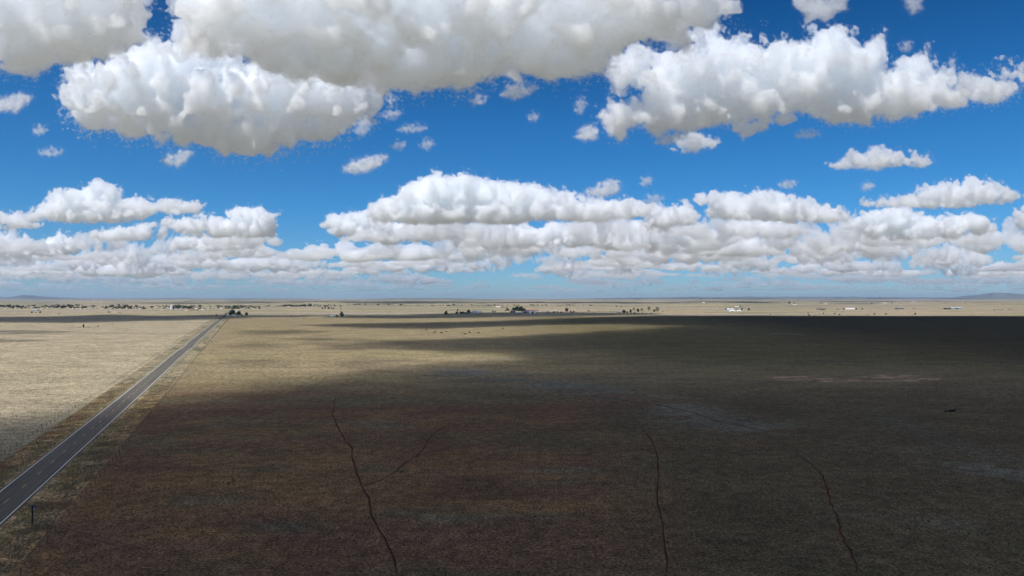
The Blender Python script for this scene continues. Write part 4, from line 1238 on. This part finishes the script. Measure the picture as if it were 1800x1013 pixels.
# white dome roofed barn behind the roadside trees
p = gp(414.0, 547.6); k = p.y / F
r = empty('dome_barn', p)
mb = MB(); W_, H_, D_ = 6.0 * k, 2.6 * k, 16.0
ring = [(0.5 * W_ * math.cos(PI * i / 14), H_ * math.sin(PI * i / 14)) for i in range(15)]
vs = [(a, -D_ / 2, b) for a, b in ring] + [(a, D_ / 2, b) for a, b in ring]
fs = [(i, i + 1, 16 + i, 15 + i) for i in range(14)]
mb.add(vs, fs); mb.build('roof', R_WHITE, r)
mb = MB(); mb.add([(a * 0.97, -D_ / 2 + 0.2, b * 0.97) for a, b in ring] + [(a * 0.97, D_ / 2 - 0.2, b * 0.97) for a, b in ring], [tuple(range(15)), tuple(range(29, 14, -1))]); mb.build('wall', W_WHITE, r)
MB().box(-2.2, 2.2, -D_ / 2 + 0.1, -D_ / 2 + 0.19, 0, 3.6).build('door', DOOR_D, r)
tag(r, 'white dome roofed barn seen above the roadside tree clump', 'barn')

# tall white tank in the town
p = gp(301.6, 543.6); k = p.y / F
r = empty('storage_tank', p)
Rr, Hh = 2.4 * k, 6.8 * k
MB().tube((0, 0, -0.2), (0, 0, Hh), Rr, Rr, 24).build('shell', R_WHITE, r)
MB().tube((0, 0, Hh), (0, 0, Hh + 0.25 * Rr), Rr * 1.01, Rr * 0.15, 24).build('roof', R_WHITE, r)
mb = MB()
for s in (-0.3, 0.3): mb.tube((s, -Rr - 0.2, 0), (s, -Rr - 0.2, Hh), 0.05, None, 5)
for i in range(20): mb.tube((-0.3, -Rr - 0.2, 0.6 + i * (Hh - 1) / 20), (0.3, -Rr - 0.2, 0.6 + i * (Hh - 1) / 20), 0.03, None, 4)
mb.build('ladder', STEEL, r)
tag(r, 'tall white cylindrical tank rising above the town trees', 'tank')
p = gp(304.4, 543.6)
r = empty('tank_shade_block', p)  # dark boxes added for the tank's shaded side, not a separate building
MB().box(-0.9 * k, 0.9 * k, 2, 2 + 2 * k, -0.2, 6.2 * k).build('shade_side', W_DARK, r)
MB().box(-0.5 * k, 0.5 * k, 2 + 0.4 * k, 2 + 1.4 * k, 6.2 * k, 6.9 * k).build('shade_top', W_DARK, r)
tag(r, 'dark narrow block added for the shaded right side of the white tank', 'shade_block')

# utility poles
def pole(px, py, hpx, label):
    p = gp(px, py); h = hpx * p.y / F
    r = empty('utility_pole', p)
    MB().tube((0, 0, -0.3), (0, 0, h), 0.17, 0.11, 8).build('mast', WOOD, r)
    MB().box(-1.2, 1.2, -0.08, 0.08, h - 0.7, h - 0.5).build('crossarm', WOOD, r)
    for s in (-1.0, 0.0, 1.0):
        MB().tube((s, 0, h - 0.5), (s, 0, h - 0.3), 0.05, 0.03, 6).build('insulator', GLASS_D, r)
    return tag(r, label, 'utility pole', 'utility poles')
pole(1175.5, 548.2, 4.2, 'wooden utility pole right of the big grey twiggy tree')
pole(1216.0, 540.8, 3.4, 'far wooden utility pole on the pale strip right of the grove')
pole(1159.5, 539.6, 3.0, 'far wooden utility pole above the big grey twiggy tree')
pole(198.5, 575.0, 5.0, 'thin wooden pole on the left field near the far shadow band')

# the dark town tree belt: a far-off wood that reads as one mass
def belt(name, spots, label):
    vs, fs = [], []
    rg = random.Random(9)
    for px, py, hpx in spots:
        p = gp(px, py); h = hpx * p.y / F; w = h * rg.uniform(1.2, 2.4)
        for i in range(46):
            d = Vector((rg.gauss(0, 1), rg.gauss(0, 1), rg.gauss(0, 1))).normalized()
            c = Vector((p.x, p.y, p.z + h * 0.52)) + Vector((d.x * w * 0.5, d.y * w * 0.5, d.z * h * 0.48)) * rg.uniform(0.55, 1.0)
            u = Vector((rg.gauss(0, 1), rg.gauss(0, 1), rg.gauss(0, 1))).normalized(); v = d.cross(u).normalized()
            s = h * rg.uniform(0.18, 0.32); b = len(vs)
            vs += [c - u * s, c + v * s * 0.7, c + u * s, c - v * s * 0.7]; fs.append((b, b + 1, b + 2, b + 3))
    me = bpy.data.meshes.new(name); me.from_pydata([tuple(v) for v in vs], [], fs); me.update()
    me.materials.append(JUNI)
    return tag(link_mesh(name, me), label, 'trees', kind='stuff')
TB = random.Random(4)
spots = []
for _ in range(900):
    x = TB.uniform(-60, 600)
    y = TB.choice((538.5, 539.2, 540.2, 541.2, 542.2, 543.0)) + TB.uniform(-0.4, 0.4)
    if x > 470: y = 537.6 + TB.uniform(-0.5, 1.6)
    if y > 542 and TB.random() < 0.35: continue
    gap = math.sin(x * 0.061 + 1) + 0.8 * math.sin(x * 0.17 + y) + 0.5 * math.sin(x * 0.43)
    if gap < -0.7 and TB.random() < 0.8: continue
    spots.append((x, y, TB.uniform(1.2, 2.6) * (1.15 if y > 541 else 0.9) * (1.0 + 0.22 * gap)))
belt('treeline', spots, 'dark belt of trees of the distant town at left')
spots = [(TB.uniform(600, 1040), 537.2 + TB.uniform(-0.5, 0.5), TB.uniform(0.7, 1.5) + (1.2 if TB.random() < 0.12 else 0)) for _ in range(150)]
spots += [(TB.uniform(1180, 1800), TB.choice((531.5, 534.0)) + TB.uniform(-0.4, 0.4), TB.uniform(0.5, 0.9)) for _ in range(70)]
belt('treeline', spots, 'thin far line of trees across the pale plain below the horizon')

# ------------------------------------------------------------------ roadside fences
def fence(l, s0, s1, label, wood_every=6, step=5.2):
    p0 = xy(s0, l)
    r = empty('wire_fence', on(p0[0], p0[1]))
    o0 = Vector(r.location)
    rg = random.Random(int(l * 10) + 500)
    tp = MB(); tp.box(-0.03, 0.03, -0.03, 0.03, -0.3, 1.22); tp.box(-0.045, 0.045, -0.008, 0.008, 0.1, 1.2)
    wp = MB(); wp.tube((0, 0, -0.4), (0.0, 0, 1.32), 0.085, 0.07, 7)
    ms = (tp.mesh('post'), wp.mesh('post')); ms[0].materials.append(STEEL); ms[1].materials.append(WOOD)
    rest = MB(); tops = []
    s, i = s0, 0
    while s < s1:
        x, y = xy(s, l); q = on(x, y)
        wooden = i % wood_every == 0
        if i < 98:
            c = link_mesh('post', ms[1 if wooden else 0], parent=r)
            c.location = q - o0
            c.rotation_euler = (rg.uniform(-0.05, 0.05), rg.uniform(-0.05, 0.05), rg.uniform(0, 3))
        else:
            d = q - o0
            rest.tube((d.x, d.y, d.z - 0.3), (d.x, d.y, d.z + 1.25), 0.06, None, 5)
        tops.append(q - o0)
        s += step * rg.uniform(0.92, 1.08); i += 1
    ro = rest.build('post', STEEL, r); tag(ro, kind='stuff')
    wm = MB()
    for a, b in zip(tops[:60], tops[1:61]):
        for z in (0.35, 0.6, 0.85, 1.1):
            wm.tube(a + Vector((0, 0, z)), b + Vector((0, 0, z)), 0.006, None, 3)
    wm.build('wire', WIRE, r)
    return tag(r, label, 'fence')
fence(HALF + 10.6, 98, 1500, 'wire fence on thin posts along the right side of the road')
fence(-HALF - 11.2, 150, 1500, 'wire fence on thin posts along the left side of the road')

# sign post on the right verge
p = gp(57, 923.6)
r = empty('sign_post', p, RA + 0.5)
MB().box(-0.11, 0.11, -0.09, 0.09, -0.4, 3.65).build('post', STEEL, r)
sb = MB(); sb.box(0.14, 0.62, -0.02, 0.02, 3.05, 3.72)
sb.build('sign_plate', paint('dull_blue_sign_back', (0.10, 0.13, 0.19), spec=0.3), r)
MB().box(0.2, 0.36, -0.035, -0.021, 3.0, 3.16).build('reflector', R_WHITE, r)
tag(r, 'dark roadside post with a small bluish plate and white reflector at its top', 'sign post')

# culvert under the road at the dip
x, y = xy(622, HALF + 3.2); q = on(float(x), float(y))
r = empty('culvert', q, RA)
r.rotation_euler = (0, 0, -RA)
mb = MB()
mb.box(-0.0, 0.35, -4.5, 4.5, -0.6, 0.75)
mb.build('headwall', simple_mat('old_concrete', (0.32, 0.30, 0.27), 0.9, 0.2, 2.0), r)
MB().tube((0.30, 0, 0.05), (0.42, 0, 0.05), 0.55, None, 14).build('pipe_mouth', DOOR_D, r)
tag(r, 'low concrete culvert headwall where the road dips into the dry wash', 'culvert')

# pale boulder by the right fence
rock = bmesh.new(); bmesh.ops.create_icosphere(rock, subdivisions=3, radius=1.0)
for v in rock.verts:
    v.co *= 1 + 0.22 * math.sin(v.co.x * 3 + 1) * math.sin(v.co.y * 4) + 0.1 * math.sin(v.co.z * 7)
    v.co.z *= 0.6
me = bpy.data.meshes.new('boulder'); rock.to_mesh(me); rock.free()
o = link_mesh('boulder', me, simple_mat('pale_rock', (0.50, 0.44, 0.34), 0.9, 0.2, 2.0), smooth=True)
q = gp(369.5, 597.5); o.location = q; o.scale = (1.1, 0.9, 0.9)
tag(o, 'pale rounded boulder just right of the right road fence', 'boulder')

# ------------------------------------------------------------------ cattle
def cow_mesh(seed, grazing=True, lying=False):
    me = bpy.data.meshes.new('cow')
    vs, es, rad = [], [], []
    def node(x, y, z, r, parent=None):
        vs.append((x, y, z)); rad.append(r)
        if parent is not None: es.append((parent, len(vs) - 1))
        return len(vs) - 1
    dz = -0.62 if lying else 0.0
    pel = node(-0.62, 0, 1.05 + dz, (0.33, 0.30))
    loin = node(-0.15, 0, 0.98 + dz, (0.37, 0.33), pel)
    rib = node(0.30, 0, 0.95 + dz, (0.39, 0.34), loin)
    sho = node(0.66, 0, 1.03 + dz, (0.31, 0.34), rib)
    if grazing and not lying:
        nk = node(0.98, 0, 0.92, (0.19, 0.19), sho); hd = node(1.22, 0, 0.52, (0.15, 0.14), nk); mz = node(1.34, 0, 0.20, (0.09, 0.09), hd)
    else:
        nk = node(1.02, 0, 1.22 + dz, (0.19, 0.20), sho); hd = node(1.30, 0, 1.36 + dz, (0.15, 0.15), nk); mz = node(1.58, 0, 1.22 + dz, (0.09, 0.09), hd)
    for s in (-1, 1):
        er = node(vs[hd][0] - 0.06, s * 0.24, vs[hd][2] + 0.06, (0.04, 0.04), hd)
        if lying:
            k = node(0.80, s * 0.30, 0.22, (0.10, 0.10), sho); node(1.10, s * 0.26, 0.09, (0.06, 0.06), k)
            k = node(-0.35, s * 0.42, 0.24, (0.14, 0.14), pel); node(-0.05, s * 0.44, 0.08, (0.07, 0.07), k)
        else:
            e = node(0.62, s * 0.19, 0.66, (0.12, 0.11), sho); k = node(0.66, s * 0.18, 0.38, (0.07, 0.07), e); f = node(0.64, s * 0.18, 0.08, (0.05, 0.05), k); node(0.68, s * 0.18, 0.02, (0.065, 0.06), f)
            e = node(-0.58, s * 0.21, 0.70, (0.15, 0.14), pel); k = node(-0.80, s * 0.19, 0.45, (0.07, 0.07), e); f = node(-0.76, s * 0.19, 0.10, (0.05, 0.05), k); node(-0.72, s * 0.19, 0.02, (0.065, 0.06), f)
    t1 = node(-0.96, 0, 1.12 + dz, (0.05, 0.05), pel); t2 = node(-1.03, 0, 0.75 + dz * 0.5, (0.03, 0.03), t1); node(-1.02, 0, 0.42 + dz * 0.4, (0.05, 0.05), t2)
    me.from_pydata(vs, es, [])
    o = bpy.data.objects.new('cow_build', me); COL.objects.link(o)
    md = o.modifiers.new('skin', 'SKIN'); md.use_smooth_shade = True
    for i, r_ in enumerate(rad): me.skin_vertices[0].data[i].radius = r_
    me.skin_vertices[0].data[0].use_root = True
    o.modifiers.new('sub', 'SUBSURF').levels = 1
    dg = bpy.context.evaluated_depsgraph_get(); dg.update()
    out = bpy.data.meshes.new_from_object(o.evaluated_get(dg)); out.name = 'cow'
    bpy.data.objects.remove(o)
    return out
def hide_mat(name, a, b, th):
    m = new_mat(name); t = NT(m); bs = t.n['Principled BSDF']
    tc = t.node('ShaderNodeTexCoord').outputs['Object']
    t.link(t.mix(t.mapr(t.noise(tc, 1.6, 2.0), th, th + 0.05), a, b), bs.inputs['Base Color']); bs.inputs['Roughness'].default_value = 0.8
    return m
HIDE = (hide_mat('black_hide', (0.006, 0.006, 0.006), (0.010, 0.009, 0.009), 0.5), hide_mat('red_brown_hide', (0.045, 0.018, 0.010), (0.06, 0.025, 0.014), 0.5))
CM = [cow_mesh(1, True), cow_mesh(2, False), cow_mesh(3, False, True)]
CM2 = [c.copy() for c in CM]
for c in CM: c.materials.append(HIDE[0])
for c in CM2: c.materials.append(HIDE[1])
def cow(px, py, me, rz, label, group='cattle grazing on the lit strip', sc=1.0):
    q = gp(px, py)
    o = link_mesh('cow', me); o.location = q; o.rotation_euler = (0, 0, rz); o.scale = (sc * 1.35,) * 3
    return tag(o, label, 'cow', group)
cow(749.6, 580.4, CM[0], 0.3, 'black cow at the far left of the herd on the lit strip')
cow(763.4, 584.4, CM[0], 2.6, 'dark cow in the left of the herd, front one of a close pair', sc=1.1)
cow(765.6, 582.6, CM2[1], 1.2, 'dark cow just behind another in the left pair of the herd')
cow(775.4, 585.4, CM[0], 0.1, 'black cow grazing alone right of the left pair of the herd', sc=1.15)
cow(784.0, 583.4, CM2[0], 0.9, 'small brown cow right of the cow grazing alone in the herd', sc=0.95)
cow(813.2, 585.2, CM[1], 1.9, 'smallest cow of the herd, a dark speck left of the right trio', sc=0.75)
cow(817.6, 587.4, CM[0], 0.2, 'black cow lowest in the picture in the right trio of the herd', sc=1.2)
cow(825.4, 584.8, CM2[0], 0.6, 'red brown cow in the middle of the right trio of the herd', sc=1.15)
cow(841.2, 585.2, CM[0], 2.9, 'dark cow at the right of the right trio of the herd', sc=1.15)
cow(883.8, 577.4, CM[0], 0.2, 'cow far right, apart from the rest of the herd', sc=1.1)
cow(1672.0, 724.3, CM[2], 0.15, 'black cow lying on the dark plain at right', 'cattle lying on the dark plain', 1.0)
cow(1663.2, 724.4, CM[2], 1.35, 'smaller dark calf lying left of the black cow at right', 'cattle lying on the dark plain', 0.62)

# parked vehicles at the main ranch
def truck(px, py, body, label, rz):
    q = gp(px, py); r = empty('pickup_truck', q, rz)
    mb = MB(); mb.box(-2.7, 2.7, -0.95, 0.95, 0.45, 1.05); mb.box(-2.6, -0.5, -0.95, -0.85, 1.05, 1.35); mb.box(-2.6, -0.5, 0.85, 0.95, 1.05, 1.35)
    mb.add([(-0.5, -0.88, 1.05), (1.4, -0.88, 1.05), (1.4, 0.88, 1.05), (-0.5, 0.88, 1.05), (-0.35, -0.75, 1.8), (0.75, -0.75, 1.8), (0.75, 0.75, 1.8), (-0.35, 0.75, 1.8)], [(4, 5, 6, 7), (0, 1, 5, 4), (1, 2, 6, 5), (2, 3, 7, 6), (3, 0, 4, 7)])
    mb.build('body', body, r)
    MB().box(-0.25, 0.85, -0.90, -0.86, 1.2, 1.6).build('window', GLASS_D, r)
    for x in (-1.7, 1.75):
        for s in (-1, 1):
            MB().tube((x, s * 0.75, 0.38), (x, s * 0.98, 0.38), 0.38, None, 12).build('wheel', STEEL, r)
    return tag(r, label, 'pickup truck')
truck(949.0, 551.4, paint('white_car_paint', (0.7, 0.7, 0.7), spec=0.5), 'white pickup truck parked just right of the white barn', 0.2)
truck(967.5, 550.6, paint('dark_car_paint', (0.03, 0.035, 0.05), spec=0.5), 'dark pickup truck parked by the low pale shed', 1.0)

# ------------------------------------------------------------------ hills on the horizon
HM = simple_mat('far_hill_soil', (0.12, 0.115, 0.095), 1.0, 0.25, 0.002, 0.0)
def ridge(prof, D, depth, label=None, n=160, seed=0):
    rg = random.Random(seed)
    xs = [a for a, b in prof]
    x0, x1 = xs[0], xs[-1]
    vs, fs = [], []
    cross = (-1.0, -0.75, -0.5, -0.28, -0.1, 0.0, 0.1, 0.3, 0.6, 1.0)
    for i in range(n + 1):
        px = x0 + (x1 - x0) * i / n
        for (a, ya), (b, yb) in zip(prof[:-1], prof[1:]):
            if a <= px <= b: py = ya + (yb - ya) * (px - a) / (b - a); break
        H = max(0.0, (HZ - py) * D / F + CAM_H) + 6 * math.sin(i * 1.7 + seed) * (0 < i < n)
        X = (px - 900) / F * D
        for j, c in enumerate(cross):
            t = 1 - abs(c)
            hh = H * (t * t * (3 - 2 * t)) * (1 + 0.12 * math.sin(i * 0.9 + 7 * j) * (abs(c) < 0.95) * (c != 0))
            vs.append((X + 140 * math.sin(j * 2.1 + i * 0.6) * (c != 0), D + c * depth, hh - 3.0))
    k = len(cross)
    for i in range(n):
        for j in range(k - 1):
            fs.append((i * k + j, (i + 1) * k + j, (i + 1) * k + j + 1, i * k + j + 1))
    me = bpy.data.meshes.new('hills'); me.from_pydata(vs, [], fs); me.update()
    return tag(link_mesh('hills', me, HM, smooth=True), kind='structure')
ridge([(-140, 525.5), (-90, 521), (-40, 522.5), (0, 522.5), (14, 523.6), (30, 522.8), (44, 521.4), (52, 519.4), (60, 521.2), (74, 522.6), (96, 523), (110, 524.2), (140, 525.4)], 42000, 3600, seed=1)
ridge([(105, 525.6), (140, 524.6), (220, 525.0), (290, 524.0), (312, 523.8), (340, 525.0), (420, 524.8), (560, 525.6)], 47000, 3500, seed=2)
ridge([(640, 526), (680, 524.6), (740, 523.9), (800, 524.6), (850, 525.8)], 47000, 3000, seed=3)
ridge([(960, 526), (1100, 523.8), (1200, 522.4), (1216, 521.6), (1240, 522.4), (1300, 522.2), (1316, 521.2), (1335, 522.2), (1380, 521.8), (1460, 522.2), (1560, 522.4), (1700, 523.2), (1820, 523), (1960, 525)], 50000, 4000, n=260, seed=4)
ridge([(1680, 524.5), (1715, 519.6), (1738, 517.6), (1752, 515.4), (1760, 515.6), (1776, 517.6), (1800, 518.2), (1850, 518.8), (1930, 525)], 44000, 3600, seed=5)
# ------------------------------------------------------------------ grass: tufts of real blades near the camera
def blades(name, pts, hmin, hmax, nb, wid, cols, label, seed):
    rg = np.random.default_rng(seed)
    n = len(pts)
    P = np.repeat(pts, nb, 0)
    m = len(P)
    az = rg.uniform(0, 2 * PI, m); ln = rg.uniform(0.15, 0.75, m)
    hh = np.repeat(rg.uniform(hmin, hmax, n), nb) * rg.uniform(0.6, 1.15, m)
    ww = wid * rg.uniform(0.7, 1.4, m)
    d = np.stack([np.cos(az), np.sin(az), np.zeros(m)], 1)
    s = np.stack([-np.sin(az), np.cos(az), np.zeros(m)], 1)
    base = P + d * (rg.uniform(0, 0.12, m) * hmax)[:, None]
    tip = base + d * (ln * hh)[:, None]; tip[:, 2] += hh
    V = np.stack([base - s * ww[:, None], base + s * ww[:, None], tip], 1).reshape(-1, 3)
    V[0::3, 2] -= 0.03; V[1::3, 2] -= 0.03
    me = mesh_np(name, V, np.arange(3 * m).reshape(-1, 3))
    for c in cols: me.materials.append(c)
    me.polygons.foreach_set('material_index', np.repeat(rg.integers(0, len(cols), n), nb).astype(np.int32))
    return tag(link_mesh(name, me), label, 'grass', kind='stuff')
GC = [simple_mat('straw_grass', (0.32, 0.25, 0.15), 1.0, 0.25, 0.6, 0.0), simple_mat('olive_grass', (0.20, 0.175, 0.105), 1.0, 0.25, 0.6, 0.0), simple_mat('rust_grass', (0.19, 0.115, 0.075), 1.0, 0.25, 0.6, 0.0), simple_mat('sage_grass', (0.25, 0.22, 0.15), 1.0, 0.2, 0.6, 0.0), simple_mat('grey_olive_grass', (0.155, 0.132, 0.088), 1.0, 0.25, 0.6, 0.0)]
rg = np.random.default_rng(5)
def cull(x, y):
    sc = (x / np.maximum(y, 1)) * F
    return (np.abs(sc) < 960)
# verges
s = 95 * np.exp(rg.uniform(0, 1.45, 26000)); side = rg.choice([-1, 1], 26000); l = side * (HALF + EDGE + 0.3 + 8.0 * rg.uniform(0, 1, 26000) ** 0.85)
x, y = xy(s, l); k = cull(x, y)
s, l, x, y = s[k], l[k], x[k], y[k]
dens = samp(FBM, np.stack([x / 7, y / 7, np.zeros(len(x))], 1), 4.0)
k = dens > -0.6
s, l, x, y = s[k], l[k], x[k], y[k]
z = verge_z(x, y, s, l)
blades('verge_grass', np.stack([x, y, z], 1), 0.15, 0.5, 6, 0.04, [GC[0], GC[1], GC[0], GC[3]], 'rough dry grass and weeds on both road verges', 6)
# the near field
N = 110000
y = 100 * np.exp(rg.uniform(0, 1.15, N)); x = rg.uniform(-0.82, 0.82, N) * y
s, l = sl(x, y)
d = samp(FBM, np.stack([x / 9, y / 9, np.zeros(N)], 1), 4.0)
k = ((l > HALF + 11.5) | (l < -HALF - 12)) & (d > -0.9)
x, y = x[k], y[k]
rt = (x / y + 0.13 * samp(FBM, np.stack([x / 30, y / 30, np.full(len(x), 9.0)], 1), 4.0)) > 0.1
blades('prairie_grass', np.stack([x, y, gz(x, y)], 1)[~rt], 0.08, 0.24, 5, 0.03, [GC[2], GC[0], GC[1], GC[2]], 'short rusty bunch grass covering the near left of the field', 7)
blades('prairie_grass', np.stack([x, y, gz(x, y)], 1)[rt], 0.08, 0.24, 5, 0.03, [GC[4], GC[0], GC[4], GC[1]], 'short grey olive bunch grass covering the near right of the field', 9)

# scattered bigger bunches
N = 15000
y = 100 * np.exp(rg.uniform(0, 1.5, N)); x = rg.uniform(-0.82, 0.82, N) * y
s, l = sl(x, y)
d = samp(FBM, np.stack([x / 14, y / 14, np.full(N, 3.0)], 1), 4.0)
k = ((l > HALF + 11.5) | (l < -HALF - 12)) & (d > 0.1)
x, y = x[k], y[k]
blades('bunch_grass', np.stack([x, y, gz(x, y)], 1), 0.2, 0.5, 9, 0.05, [GC[0], GC[3], GC[2], GC[1]], 'taller bunches of dry grass dotted over the near field', 8)
